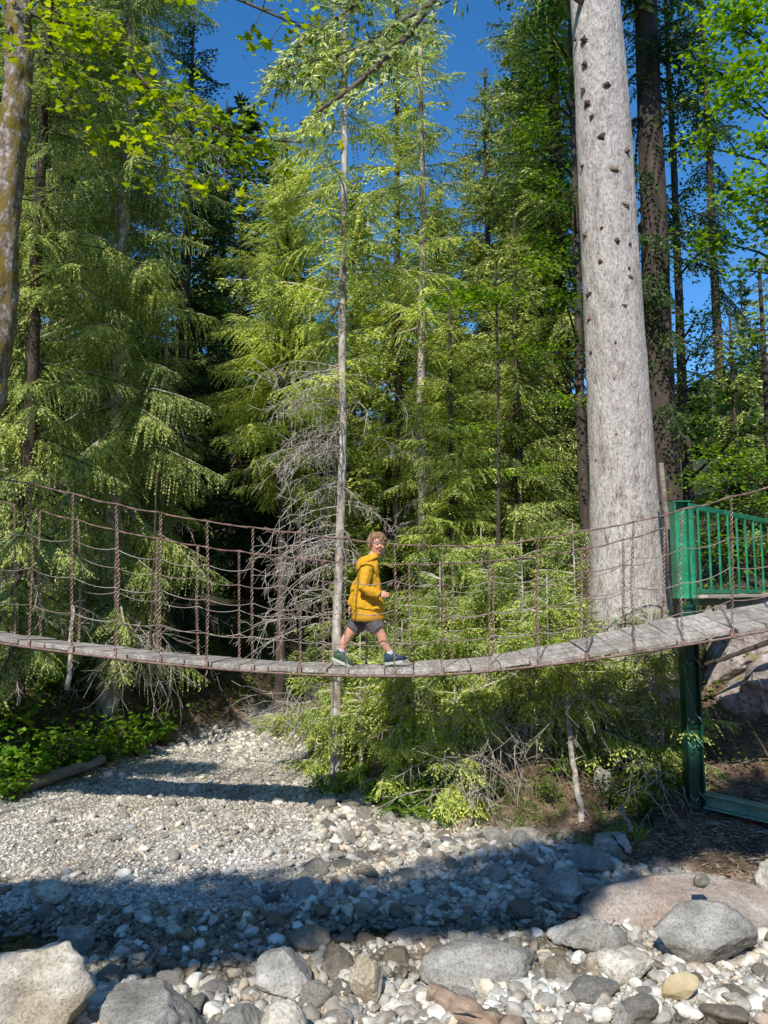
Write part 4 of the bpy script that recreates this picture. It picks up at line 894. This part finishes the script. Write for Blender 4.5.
# unseen maple behind the viewer: crown shaped to shade pool and bank (crown follows the sun line up from the shaded ground)
Cb = []; rg = random.Random(5)
for i in range(34):
    gx = rg.uniform(-3.8, .55); gy = rg.uniform(5.45, 6.05)+max(0, min(.25, (gx+1.6)*.2))+(.12 if -2.4 < gx < -1.0 else 0); 
    if gx > -.2: gy = rg.uniform(5.72, 6.1)
    h = rg.uniform(8.0, 11.5); q = S*(h/S.z); Cb.append((gx+q.x, gy+q.y, h, .42, .26 if gx < -.6 else .15, .3 if gx < -.6 else .16, 190 if gx < -.6 else 120))
for i in range(9):
    gx = rg.uniform(.5, 2.0); gy = 5.75+rg.uniform(0, .55)+gx*.12; h = rg.uniform(8, 10.5); q = S*(h/S.z); Cb.append((gx+q.x, gy+q.y, h, .34, .2, .25, 150))
for (gx0, gx1, gy0, gy1, n_) in ((2.2, 4.3, 7.1, 8.3, 16), (1.75, 2.6, 6.85, 7.5, 6), (-3.6, -1.6, 10.3, 10.9, 5)):  # leaf pads added to the crown to shade the right bank and far gravel
    for i in range(n_):
        gx = rg.uniform(gx0, gx1); gy = rg.uniform(gy0, gy1); h = rg.uniform(8.5, 10.5); q = S*(h/S.z); Cb.append((gx+q.x, gy+q.y, h, .36, .2, .25, 130))
broadleaf('tall unseen maple behind the viewer, crown shaped to cast the foreground shade', -8.8, -2.6, 11.5, .2, Cb, 'leaf_bright', .14, 'maple', 77)

# ------------------------------------------------------------------ undergrowth
def shrub_proto(mat, size, kind, H, Rr, n_st, n_lf, seed):
    rg = random.Random(seed); mb = MB(); Ps = []
    for i in range(n_st):
        az = rg.uniform(0, 6.28); d = Vector((math.cos(az)*rg.uniform(.1, 1)*Rr, math.sin(az)*rg.uniform(.1, 1)*Rr, H*rg.uniform(.45, 1))); md = d*.5+Vector((0, 0, .12*H))
        mb.tube([(0, 0, -.05), md, d], [.007, .005, .002], 4)
        for _ in range(n_lf):
            f = rg.uniform(.25, 1.08); c_ = md.lerp(d, (f-.5)*2) if f > .5 else md*(f*2); Ps.append((c_.x+rg.gauss(0, .07), c_.y+rg.gauss(0, .07), c_.z+rg.gauss(0, .05)))
    return mb, np.array(Ps)
def make_shrub(label, mat, size, kind, H, Rr, n_st, n_lf, seed, loc, group, name='shrub', cat='shrub', flat=.4):
    root = empty(name, label, cat, loc, group); mb, Ps = shrub_proto(mat, size, kind, H, Rr, n_st, n_lf, seed)
    mb.build('stems', M['twig_dark'], root); V, Fc = leaves(Ps, size, kind, np.random.default_rng(seed), flat, np.array([0, -.25, 0])); mk('leaves', V, Fc, M[mat], root, smooth=False); return root
def dup(src, loc, rz, s_, label=None, group=None):
    r_ = src.copy(); col.objects.link(r_); r_.location = loc; r_.rotation_euler = (0, 0, rz); r_.scale = (s_,)*3
    if label: r_['label'] = label
    if group: r_['group'] = group
    for ch in list(src.children):
        c_ = ch.copy(); col.objects.link(c_); c_.parent = r_
    return r_
rg = random.Random(31); protos = [make_shrub('leafy green shrub in the thicket on the left bank', 'leaf_bright', .085, 'oval', .75, .55, 26, 12, 300, (0, 0, 0), 'shrubs on the left bank'),
    make_shrub('leafy green shrub in the thicket on the left bank', 'leaf_dark', .08, 'oval', .85, .6, 28, 12, 301, (0, 0, 0), 'shrubs on the left bank')]
cnt = [0, 0]
spots = []
for (px, Y, kk, s_) in [(10, 9.1, 0, 1.), (45, 9.4, 0, .9), (85, 10.2, 0, .95), (60, 9.9, 0, 1.1), (115, 10.8, 0, 1.), (140, 11.2, 0, .9), (165, 11.8, 0, .8), (20, 9.9, 0, 1.1), (100, 11.5, 1, 1.2), (5, 10.8, 1, 1.2), (55, 11.2, 0, 1.1), (130, 12.2, 0, 1.1), (185, 12.9, 1, .9), (-15, 9.2, 0, 1.), (80, 12.2, 1, 1.3), (30, 12.2, 1, 1.3), (205, 13.6, 1, .9), (240, 14.6, 1, 1.), (262, 15, 1, 1.), (25, 8.95, 0, .7), (68, 9.9, 1, .7), (110, 10.6, 0, .7), (290, 14.6, 1, .9)]:
    x = X_(px, Y); 
    if cnt[kk] == 0: o = protos[kk]; o.location = (x, Y, zg(x, Y)-.03); o.scale = (s_,)*3
    else: dup(protos[kk], (x, Y, zg(x, Y)-.03), rg.uniform(0, 6), s_)
    cnt[kk] += 1
# right bank: young spruces, shrubs, ferns
yl = ['young light green spruce beside the foot of the slender spruce', 'young spruce with pale tips at the water side of the right bank', 'young bushy spruce in the middle of the right bank', 'young spruce under the bridge right of the child', 'sprawling young spruce with dry lower twigs beside the leaning dead stick', 'low young spruce at the lower rim of the right bank', 'young spruce left of the leaning dead stick, half brown', 'young spruce under the deck beside the massive trunk', 'small dark young spruce in front of the massive trunk base', 'young spruce left of the green post under the deck', 'small yellow-green young spruce at the foot of the green post', 'young spruce leaning out left of the slender stem', 'young spruce beneath the far right of the deck']
ys = [(362, 9.3, 1.35, .62, 'needle_bright'), (400, 8.75, 1.2, .6, 'needle_bright'), (440, 8.8, 1.5, .75, 'needle_bright'), (480, 8.9, 1.75, .85, 'needle_bright'), (520, 8.6, 1.55, .85, 'needle_bright'), (455, 8.15, .75, .5, 'needle_bright'), (545, 8.25, 1.2, .7, 'needle_bright'), (582, 8.45, 1.2, .55, 'needle_mid'), (655, 8.5, 1.0, .5, 'needle_mid'), (646, 8.3, 1.3, .6, 'needle_mid'), (655, 8.2, .6, .35, 'needle_bright'), (318, 10.3, 1.5, .7, 'needle_bright'), (573, 9.2, 1.5, .7, 'needle_bright')]
for i, ((px, Y, h, r_, mt), lb) in enumerate(zip(ys, yl)):
    x = X_(px, Y); spruce(lb, x, Y, h+.5, r_*1.25, .05, 'fine', mt, 'twig', .02, 400+i, per=5, step=.17, droop=-.15, r1=.006, dead=(.1, h*.8, 12) if i in (4, 5, 6, 2, 7) else (0, 0, 0), name='young_spruce', prof=.6)
rs_ = [make_shrub('low leafy shrub among the young spruces on the right bank', 'leaf_bright', .05, 'oval', .5, .42, 24, 11, 310, (0, 0, 0), 'low shrubs on the right bank'),
       make_shrub('low leafy shrub among the young spruces on the right bank', 'leaf_dark', .05, 'oval', .6, .45, 24, 11, 311, (0, 0, 0), 'low shrubs on the right bank')]
cnt = [0, 0]
for (px, Y, kk, s_) in [(340, 9.0, 0, .8), (325, 9.25, 0, .8), (375, 8.6, 0, .7), (415, 8.35, 0, .8), (428, 8.2, 0, .7), (485, 8.0, 1, .8), (560, 7.9, 0, .8), (545, 7.75, 0, .6), (600, 7.75, 1, .8), (630, 7.7, 0, .7), (655, 7.9, 1, .8), (640, 7.55, 1, .6), (500, 9.4, 1, 1.1), (460, 9.5, 1, 1.1), (560, 9.6, 1, 1.2), (610, 9.6, 1, 1.2), (702, 9.0, 1, .8), (400, 9.8, 0, 1.1), (380, 10.6, 1, 1.2), (440, 10.4, 1, 1.2), (520, 10.4, 1, 1.3), (710, 9.6, 0, .9), (590, 10.5, 1, 1.3), (668, 9.8, 1, 1.2), (345, 10.2, 1, 1.)]:
    x = X_(px, Y)
    if cnt[kk] == 0: o = rs_[kk]; o.location = (x, Y, zg(x, Y)-.03); o.scale = (s_,)*3
    else: dup(rs_[kk], (x, Y, zg(x, Y)-.03), rg.uniform(0, 6), s_)
    cnt[kk] += 1
def fern(loc, s_, label, seed):
    root = empty('fern', label, 'fern', loc, 'ferns at the foot of the right bank'); rg = np.random.default_rng(seed); P = []; Dd = []; Ln = []; segs = []
    for i in range(11):
        az = i*.57+rg.uniform(-.2, .2); L_ = s_*rg.uniform(.7, 1.1); prev = np.zeros(3)
        for j in range(1, 15):
            t_ = j/14; p = np.array([math.cos(az)*L_*t_, math.sin(az)*L_*t_, L_*(1.0*t_-.85*t_**2.2)]); segs.append((prev, p)); tg = unit(p-prev); prev = p
            sd = unit(np.cross(tg, [0, 0, 1.])); ll = .32*L_*math.sin(PI*min(1, t_*.9+.12))
            for s2 in (-1, 1): P.append(p); Dd.append(unit(sd*s2+tg*.45)); Ln.append(ll)
    q = rhombs(np.array(P), np.array(Dd), np.array(Ln), .026, .15, rg); quads_obj('fronds', q, M['leaf_bright'], root); V, Fc = strips(segs, .003, .003); mk('stalks', V, Fc, M['twig_dark'], root)
for i, (px, Y, s_) in enumerate([(395, 8.55, .42), (440, 8.05, .38), (405, 8.2, .4), (470, 8.4, .45), (640, 8.0, .4), (655, 8.4, .45)]):
    x = X_(px, Y); fern((x, Y, zg(x, Y)), s_, 'arching green fern at the foot of the right bank', 500+i)
# dry brush hanging on the banks
def brush(label, px, Y, z, n, L_, seed, down=.6):
    x = X_(px, Y); root = empty('dry_brush', label, 'brush', (x, Y, z)); rg = np.random.default_rng(seed); segs = []; rr = []
    for i in range(n):
        p = rg.normal(0, .12, 3); d = unit(np.array([rg.normal(0, .6), rg.normal(-.3, .5), -down+rg.normal(0, .4)])); 
        for j in range(5):
            q = p+d*L_/5*rg.uniform(.6, 1.2); segs.append((p, q)); rr.append(.006*(1.1-j/5)); p = q; d = unit(d+rg.normal(0, .22, 3)+np.array([0, 0, -.12]))
            if rg.random() < .6: e = unit(d+rg.normal(0, .6, 3)); segs.append((p, p+e*L_*.2)); rr.append(.003)
    rr = np.array(rr); V, Fc = strips(segs, rr, rr*.7); mk('twigs', V, Fc, M['twig'], root)
brush('pale dry root fan hanging from the left bank below the bridge', 150, 10.9, 1.75, 46, 1.15, 1)
brush('grey dry brush spilling over the stones left of the slender spruce', 300, 10.4, .95, 40, .8, 2, .3)
brush('brown dry twigs tangled at the middle of the right bank', 490, 8.15, 1.05, 60, .9, 3, .5)
brush('fine dead twigs hanging under the bridge near the leaning stick', 555, 8.0, 1.5, 44, .9, 4, .5)
brush('dry twigs at the lower end of the right bank thicket', 465, 7.95, .6, 34, .6, 5, .3)
brush('dry grass and twigs at the foot of the green post', 640, 7.7, .55, 30, .6, 6, .3)
# ground cover
def cover(name, label, n, size, mat, fn, seed, kind='oval'):
    rg = np.random.default_rng(seed); P = []
    while len(P) < n:
        x, y = fn(rg)
        xr = interp(y, RY, RX); xl = interp(y, LY, LX)
        if xl-.15 < x < xr+.25: continue
        P.append((x, y, zg(x, y)+rg.uniform(.01, .22)))
    V, Fc = leaves(np.array(P), size, kind, rg, .5); tag(mk(name, V, Fc, M[mat], smooth=False), label, 'ground cover', kind='stuff')
cover('undergrowth', 'green ground plants covering the left bank', 9000, .07, 'leaf_dark', lambda rg: (rg.uniform(-8, -2.2), rg.uniform(8.2, 15)), 1)
cover('undergrowth', 'low green plants on the right bank under the trees', 8000, .05, 'leaf_dark', lambda rg: (rg.uniform(-1, 4), rg.uniform(8.1, 14)), 2)
cover('moss_patch', 'yellow-green moss and sprouts on the right bank top', 700, .035, 'leaf_yellow', lambda rg: (rg.uniform(2.9, 4.4), rg.uniform(8.0, 10)), 3)
def soilfn(rg): y = rg.uniform(6.4, 9.6); return (rg.uniform(1.2, 4.6), y)
def litter(n, seed):
    rg = np.random.default_rng(seed); P = []
    while len(P) < n:
        x, y = soilfn(rg)
        if x < interp(y, RY, RX)-.1: continue
        P.append((x, y, zg(x, y)+.012))
    V, Fc = leaves(np.array(P), .038, 'oval', rg, .3); tag(mk('leaf_litter', V, Fc, M['dry'], smooth=False), 'dry brown leaves and needles lying on the earth of the right bank', 'leaf litter', kind='stuff')
    q = rhombs(np.array(P)+rg.normal(0, .02, (n, 3))*np.array([1, 1, .2])+np.array([0, 0, .01]), unit(np.c_[rg.normal(0, 1, (n, 2)), rg.normal(0, .08, n)]), rg.uniform(.04, .16, n), .006, .5, rg)
    tag(quads_obj('twig_litter', q, M['twig'], None), 'thin broken twigs strewn over the earth of the right bank', 'twig litter', kind='stuff')
litter(4200, 44)
cover('moss_patch', 'yellow-green moss and sprouts on top of the bedrock behind the post', 900, .03, 'leaf_yellow', lambda rg: (rg.uniform(3.4, 5.2), rg.uniform(9.0, 10.2)), 45)
# grass blades
def grass(n, fn, seed, label, L0=.15):
    rg = np.random.default_rng(seed); P = np.array([fn(rg) for _ in range(n)]); Z = np.array([zg(a_, b_) for a_, b_ in P]); P3 = np.c_[P, Z]
    Dd = unit(np.c_[rg.normal(0, .5, n), rg.normal(-.1, .5, n), np.ones(n)]); q = rhombs(P3, Dd, rg.uniform(.5, 1.2, n)*L0, .010, .8, rg); o = quads_obj('grass', q, M['leaf_bright'], None); tag(o, label, 'grass', kind='stuff')
def gpos(rg):
    while True:
        y = rg.uniform(7.2, 12); x = interp(y, RY, RX)+abs(rg.normal(0, .5))+.12
        if nz(x, y, 0, 2.5) > -.05: return (x, y)
grass(2600, gpos, 4, 'short bright grass along the right bank edge')

# ------------------------------------------------------------------ dead wood
def log(label, p0, p1, r0, r1, mat, name='log', cat='log', bend=.03, seed=0, k=14, stub=0):
    p0 = Vector(p0); p1 = Vector(p1); n = 14; rg = random.Random(seed); P = [p0.lerp(p1, i/n)+Vector((0, bend*nz(i*.4, seed), bend*nz(i*.4, seed+4))) for i in range(n+1)]
    L_ = (p1-p0).length; xa = (p1-p0).normalized(); ya = Vector((0, 0, 1)).cross(xa).normalized() if abs(xa.z) < .95 else Vector((0, 1, 0)).cross(xa).normalized(); za = xa.cross(ya); Rm_ = Matrix((xa, ya, za)).transposed().to_4x4()
    P = [Vector((L_*i/n, bend*nz(i*.4, seed), bend*nz(i*.4, seed+4))) for i in range(n+1)]
    mb = MB(); mb.tube(P, [(r0+(r1-r0)*i/n)*(1+.22*nz(i*.7, seed, 2)) for i in range(n+1)], k, jit=.05+.08*(name == 'driftwood'))
    for _ in range(stub):
        i = rg.randint(2, n-2); d = Vector((rg.uniform(-1, 1), rg.uniform(-1, .3), rg.uniform(-.3, .8))).normalized(); mb.tube([P[i], P[i]+d*r0*3, P[i]+d*r0*3+Vector((0, 0, -.05))+d*r0*4], [r0*.3, r0*.2, r0*.08], 5)
    o = mb.build(name, M[mat]); o.matrix_world = Matrix.Translation(p0) @ Rm_
    return tag(o, label, cat)
def gp(px, Y, dz): x = X_(px, Y); return (x, Y, zg(x, Y)+dz)
log('weathered fallen log lying along the foot of the left bank', (-4.35, 9.05, .12), (-3.72, 10.1, .2), .085, .055, 'wood_old', seed=2)
log('grey fallen branch lying on the left bank slope', gp(60, 9.9, .45), gp(118, 10.9, .25), .03, .02, 'wood_old', 'fallen_branch', 'branch', seed=3, stub=3)
log('reddish brown driftwood log among the foreground stones', (gp(425, 4.72, .07)), (gp(512, 4.2, .09)), .05, .085, 'soilwood', 'driftwood', 'driftwood', seed=5, bend=.08, stub=3)
log('thin pale dead stem leaning upright in front of the right bank bushes', at(564, 688, 7.85), at(583, 838, 7.55), .022, .034, 'bark_grey', 'dead_stem', 'dead stem', seed=6, bend=.03, stub=5)
log('short grey stick poking out above the bank boulder', at(620, 806, 7.1), at(632, 832, 7.0), .016, .022, 'wood_old', 'stick', 'stick', seed=7)
log('dark stick leaning against the boulder at the bank foot', at(612, 836, 6.95), at(634, 862, 6.7), .010, .014, 'bark_dark', 'stick', 'stick', seed=8)
log('thin upright broken stem under the left part of the bridge', at(73, 606, 9.6), at(68, 690, 9.5), .022, .032, 'bark_grey', 'dead_stem', 'dead stem', seed=9, stub=2)
0 and log('leaning bare stem rising behind the deck near the leaf layer', at(443, 360, 9.9), at(470, 520, 9.8), .012, .022, 'bark_grey', 'dead_stem', 'dead stem', seed=10, stub=2)
log('slim pale stem standing behind the net at the left', at(157, 470, 10.6), at(150, 660, 10.5), .012, .02, 'bark_dark', 'dead_stem', 'dead stem', seed=11, stub=3)
log('brown root reaching across the pinkish rock', at(705, 665, 8.35), at(775, 640, 8.2), .02, .03, 'bark_dark', 'root', 'root', seed=12)

# ------------------------------------------------------------------ the child
s_ = .00986; ORG = Vector(((370-384)/F*7.3, 7.3, at(370, 666.5, 7.3).z))
ch = empty('person', 'child in a yellow hoodie and grey shorts walking across the bridge, looking at the camera', 'child', ORG)
def K(px, py, dy=0.): return Vector(((px-370)*s_, dy, (666.5-py)*s_))
def ell(mb, c, r, sub=3, M3=None):
    V, Fc = ICO[sub]; V = V*np.array(r)
    if M3 is not None: V = V@np.array(M3).T
    mb.add(V+np.array(c), Fc)
def ring_tube(mb, P, rs, k=16):
    """P points, rs list of (r across x, r across y) — horizontal rings"""
    V = []
    for p, (ra, rb) in zip(P, rs):
        for j in range(k):
            a_ = 2*PI*j/k; V.append((p[0]+ra*math.cos(a_), p[1]+rb*math.sin(a_), p[2]))
    n = len(P); Fc = [(i*k+j, i*k+(j+1) % k, (i+1)*k+(j+1) % k, (i+1)*k+j) for i in range(n-1) for j in range(k)]+[tuple(range(k))[::-1], tuple((n-1)*k+j for j in range(k))]
    mb.add(V, Fc)
def fuse(mb, name, mat, parent, vox, it=3, wr=0., wscale=20):
    o = mb.build(name, mat, None); rm = o.modifiers.new('r', 'REMESH'); rm.mode = 'VOXEL'; rm.voxel_size = vox
    sm_ = o.modifiers.new('s', 'SMOOTH'); sm_.factor = .5; sm_.iterations = it
    dg = bpy.context.evaluated_depsgraph_get(); me = bpy.data.meshes.new_from_object(o.evaluated_get(dg)); o.modifiers.clear(); o.data = me
    if wr:
        nrm = [v.normal.copy() for v in me.vertices]
        for v, n_ in zip(me.vertices, nrm):
            q = v.co; v.co = q+n_*wr*(noise.noise(Vector((q.x*wscale, q.y*wscale, q.z*wscale*.55)))+.5*noise.noise(Vector((q.x*wscale*2+5, q.y*wscale*2, q.z*wscale*1.6))))
    me.polygons.foreach_set('use_smooth', np.ones(len(me.polygons), dtype=bool)); me.update()
    if not me.materials: me.materials.append(mat)
    o.parent = parent; return o
YAW = R(-70)                                   # head turned towards the viewer
HC = K(377.2, 546.5)                            # head centre
RH = Matrix.Rotation(YAW, 3, 'Z') @ Matrix.Rotation(R(4), 3, 'Y')
def Hd(x, y, z): return HC+RH @ Vector((x, y, z))
mb = MB()
ell(mb, Hd(-.008, 0, .018), (.092, .076, .094), 3, RH); ell(mb, Hd(.012, 0, -.038), (.070, .060, .074), 3, RH); ell(mb, Hd(.05, 0, -.078), (.026, .030, .022), 3, RH)
mb.tube([Hd(.078, 0, .012), Hd(.096, 0, -.016), Hd(.088, 0, -.026)], [.008, .012, .009], 8)
ell(mb, Hd(.072, .028, -.024), (.02, .02, .02), 2); ell(mb, Hd(.072, -.028, -.024), (.02, .02, .02), 2); ell(mb, Hd(.078, 0, .034), (.014, .05, .008), 2, RH)
for q in (-1, 1): ell(mb, Hd(-.01, q*.077, -.008), (.020, .009, .028), 2, RH)
neck0 = K(370.5, 563); mb.tube([neck0+Vector((-.005, 0, -.03)), K(372.5, 557), Hd(-.01, 0, -.06)], [.052, .042, .044], 12)
ring_tube(mb, [K(364, 618), K(366, 605), K(367, 590), K(368, 575), K(369, 566), K(370, 561)], [(.09, .10), (.08, .095), (.08, .095), (.075, .10), (.06, .08), (.04, .05)])
sh_n, sh_f = K(367.5, 569.5, -.115), K(369, 569, .115)
el_n, hn_n = K(364.5, 589, -.195), K(379.5, 596.5, -.20)
el_f, hn_f = K(357, 588, .17), K(350, 607, .15)
for a_, e_, h_ in ((sh_n, el_n, hn_n), (sh_f, el_f, hn_f)): mb.tube([a_, a_.lerp(e_, .5), e_, e_.lerp(h_, .5), h_], [.03, .032, .030, .027, .02], 10)
def hand(mb, w0, d, pn, side_=1, curl=.5):
    d = d.normalized(); pn = (pn-d*pn.dot(d)).normalized(); sx = d.cross(pn)*side_
    ell_c = w0+d*.035; Mx = Matrix((d, sx, pn)).transposed(); ell(mb, ell_c, (.04, .03, .014), 3, Mx)
    for i, (off, ln) in enumerate(((-.021, .042), (-.007, .048), (.008, .045), (.021, .036))):
        b_ = w0+d*.06+sx*off; p1 = b_+d*ln*.45-pn*curl*.006; p2 = p1+(d*.8-pn*curl).normalized()*ln*.35; p3 = p2+(d*.45-pn*curl*1.4).normalized()*ln*.3
        mb.tube([b_-d*.015, b_, p1, p2, p3], [.0075, .0075, .007, .0065, .005], 8)
    b_ = w0+d*.018-sx*.024; mb.tube([b_, b_+d*.02-sx*.014, b_+d*.042-sx*.016-pn*.008], [.009, .008, .006], 8)
hand(mb, hn_n, Vector((1, .1, .05)), Vector((0, -1, .3)), 1, .7)
hand(mb, hn_f, Vector((-.2, -.1, -1)), Vector((-1, 0, .1)), 1, .5)
hipb, hipf = K(363, 617, .055), K(369, 617, -.055)
kb, ab = K(347.5, 637.5, .06), K(341.5, 653, .05)
kf, af = K(382, 637, -.06), K(390, 653.5, -.05)
for a_, k2, an, sg in ((hipb, kb, ab, -1), (hipf, kf, af, 1)):
    ca = k2.lerp(an, .35)+Vector((-.012, 0, -.004))
    mb.tube([a_, a_.lerp(k2, .5), k2.lerp(a_, .12), k2, ca, k2.lerp(an, .8), an], [.082, .068, .050, .047, .046, .031, .030], 12)
ft = {}
for an, tx, tz, nm in ((ab, .13, -.105, 'b'), (af, .15, -.045, 'f')):
    mb.tube([an+Vector((-.012, 0, -.03)), an+Vector((.05, 0, tz*.6-.01)), an+Vector((tx*.7, 0, tz*.85))], [.030, .022, .014], 10)
fuse(mb, 'body', M['skin'], ch, .0052, 3)
# face
for q in (-1, 1):
    e = MB(); ell(e, Hd(.0785, q*.029, .008), (.009, .013, .0065), 3, RH); eo = e.build('eye', M['eye_white'], ch)
    e = MB(); ell(e, Hd(.086, q*.029, .008), (.004, .006, .006), 2, RH); e.build('iris', M['dark'], eo)
    e = MB(); e.tube([Hd(.083, q*.014, .024), Hd(.087, q*.028, .029), Hd(.078, q*.044, .025)], [.0025, .0035, .002], 6); e.build('eyebrow', M['hair'], ch)
e = MB(); e.tube([Hd(.077, -.023, -.043), Hd(.088, -.010, -.049), Hd(.090, 0, -.050), Hd(.088, .010, -.049), Hd(.077, .023, -.043)], [.002, .005, .0055, .005, .002], 6); e.build('mouth', M['lip'], ch)
# hair: cap plus locks
e = MB(); V, Fc = ICO[4]; V = V.copy(); keep = []
V2 = V*np.array((.104, .089, .104))
for i in range(len(V2)):
    v = V[i]; V2[i] *= 1+.05*nz(v[0]*3, v[1]*3, v[2]*3)
ok = (V[:, 2] > -.28+.0*V[:, 0])&~((V[:, 0] > .5)&(V[:, 2] < .5))&~((V[:, 0] > .1)&(V[:, 2] < -.02)) ; ok |= (V[:, 0] < -.25)&(V[:, 2] > -.72)
Fk = [f for f in Fc if ok[f].all()]
Vw = V2+np.array((-.010, 0, .024)); Vw = Vw@np.array(RH).T+np.array(HC)
e.add(Vw, Fk)
rg = random.Random(9)
for i in range(520):
    th = rg.uniform(0, 2*PI); ph = rg.uniform(-.45, 1.5); c_ = Vector((math.cos(th)*math.cos(ph), math.sin(th)*math.cos(ph), math.sin(ph)))
    if c_.x > .5 and c_.z < .55: continue
    if c_.x > .0 and c_.z < -.05: continue
    p = Vector((c_.x*.099-.010, c_.y*.084, c_.z*.100+.022)); fall = Vector((c_.x*.5+.25, c_.y*.6, -.9)); tn = (fall-c_*fall.dot(c_)).normalized()
    l = rg.uniform(.04, .07); a1 = p*.97; a2 = p+tn*l*.5+c_*.002; a3 = p+tn*l*.95+c_*rg.uniform(-.012, .003)
    e.tube([Hd(*a1), Hd(*a2), Hd(*a3)], [.0055, .005, .001], 4)
e.build('hair', M['hair'], ch)
# hoodie
e = MB()
ring_tube(e, [K(368.5, 620.5), K(368.5, 616), K(368, 606), K(368, 592), K(368.5, 578), K(369.2, 568.5), K(370.5, 562.5), K(371, 559)], [(.150, .125), (.160, .130), (.165, .130), (.140, .122), (.112, .120), (.095, .118), (.075, .09), (.055, .065)], 28)
e.tube([sh_n+Vector((0, .03, 0)), sh_n, sh_n.lerp(el_n, .5), el_n+Vector((-.01, 0, -.01)), el_n.lerp(hn_n, .45), el_n.lerp(hn_n, .8), hn_n+Vector((-.002, 0, 0))], [.055, .064, .060, .056, .050, .046, .040], 14)
e.tube([sh_f+Vector((0, -.03, 0)), sh_f, sh_f.lerp(el_f, .5), el_f, el_f.lerp(hn_f, .5), el_f.lerp(hn_f, .8), hn_f], [.06, .066, .064, .058, .052, .048, .038], 14)
# kangaroo pocket bulge, back fullness
ell(e, K(376, 609, -.05), (.06, .09, .06), 3); ell(e, K(361, 606, 0), (.07, .1, .08), 3)
fuse(e, 'hoodie', M['hoodie'], ch, .006, 3, .012, 16)
# hood lying on the shoulders
e = MB(); hc = K(370., 560.3)
for (ra, rt, dz, tl) in ((.066, .024, .012, .25), (.080, .024, -.014, .4)):
    P_ = []
    for i in range(25):
        a_ = 2*PI*i/24; P_.append(hc+Vector((ra*math.cos(a_)-(.028 if math.cos(a_) < 0 else 0), ra*1.02*math.sin(a_), dz-(-.035*math.cos(a_)) - (.012 if math.cos(a_) < 0 else 0))))
    e.tube(P_, [rt*(1.25 if math.cos(2*PI*i/24) < 0 else .75) for i in range(25)], 10, cap=False)
ell(e, hc+Vector((-.090, 0, -.055)), (.036, .085, .085), 3, Matrix.Rotation(.45, 3, 'Y')); ell(e, hc+Vector((-.03, 0, -.03)), (.085, .10, .035), 3)
fuse(e, 'hood', M['hoodie'], ch, .007, 3, .007, 22)
# hem band and cuffs
e = MB(); ring_tube(e, [K(368.5, 622.3), K(368.5, 621.8), K(368.5, 617)], [(.150, .142), (.158, .150), (.166, .157)], 32); e.build('hem_band', M['hoodie_in'], ch)
for a_, h_ in ((el_n, hn_n), (el_f, hn_f)):
    e = MB(); d = (h_-a_).normalized(); e.tube([h_-d*.03, h_-d*.01, h_+d*.006], [.040, .037, .034], 14); e.build('cuff', M['hoodie_in'], ch)
# shorts
e = MB(); ring_tube(e, [K(366, 611), K(366, 617), K(366, 621.5)], [(.085, .09), (.10, .10), (.125, .105)], 24)
for a_, k2 in ((hipb, kb), (hipf, kf)): e.tube([a_+Vector((0, 0, .02)), a_.lerp(k2, .3), a_.lerp(k2, .66)], [.07, .088, .082], 16)
fuse(e, 'shorts', M['shorts'], ch, .006, 3, .007, 24)
# socks and shoes
def shoe(an, ang, mat, mats):
    e = MB(); d = (an-(kb if mat == 'b' else kf)).normalized(); e.tube([an-d*.025, an+d*.0, an+d*.02], [.034, .034, .036], 12); e.build('sock', M['sock'], ch)
    Mr = Matrix.Rotation(ang, 3, 'Y'); o_ = an+Vector((0, 0, -.012))
    def T_(x, y, z): return o_+Mr @ Vector((x, y, z))
    e = MB(); k = 14; secs = [(-.062, .024, -.035, .014), (-.05, .036, -.025, .045), (-.015, .041, -.018, .055), (.03, .040, -.028, .043), (.075, .043, -.04, .030), (.115, .042, -.048, .022), (.145, .030, -.053, .015), (.158, .012, -.056, .008)]
    V = [];
    for (x, wy, cz, hz_) in secs:
        for j in range(k):
            a_ = 2*PI*j/k; V.append(T_(x, wy*math.cos(a_), max(-.068, cz+hz_*math.sin(a_)*1.05)))
    n = len(secs); Fc = [(i*k+j, i*k+(j+1) % k, (i+1)*k+(j+1) % k, (i+1)*k+j) for i in range(n-1) for j in range(k)]+[tuple(range(k))[::-1], tuple((n-1)*k+j for j in range(k))]
    e.add(V, Fc); so_ = e.build('shoe', M[mats], ch)
    e = MB(); V = []; out_ = [(-.068, .0), (-.06, .030), (-.03, .040), (.03, .038), (.08, .045), (.12, .043), (.152, .028), (.168, 0), (.152, -.028), (.12, -.043), (.08, -.045), (.03, -.038), (-.03, -.040), (-.06, -.030)]
    for z_ in (-.064, -.088): V += [T_(x, y, z_+(.008 if x > .14 and z_ < -.07 else 0)) for x, y in out_]
    m_ = len(out_); e.add(V, [tuple(range(m_))[::-1], tuple(range(m_, 2*m_))]+[(j, (j+1) % m_, m_+(j+1) % m_, m_+j) for j in range(m_)]); e.build('sole', M['sole'], so_, smooth=False)
    e = MB()
    for i in range(4):
        x = .02+i*.02; z_ = .018-i*.009
        e.tube([T_(x, -.026, z_-.012), T_(x+.005, 0, z_), T_(x, .026, z_-.012)], .003, 5)
    e.build('laces', M['sole'], so_)
shoe(ab, R(24), 'b', 'shoe_green'); shoe(af, R(-8), 'f', 'shoe')
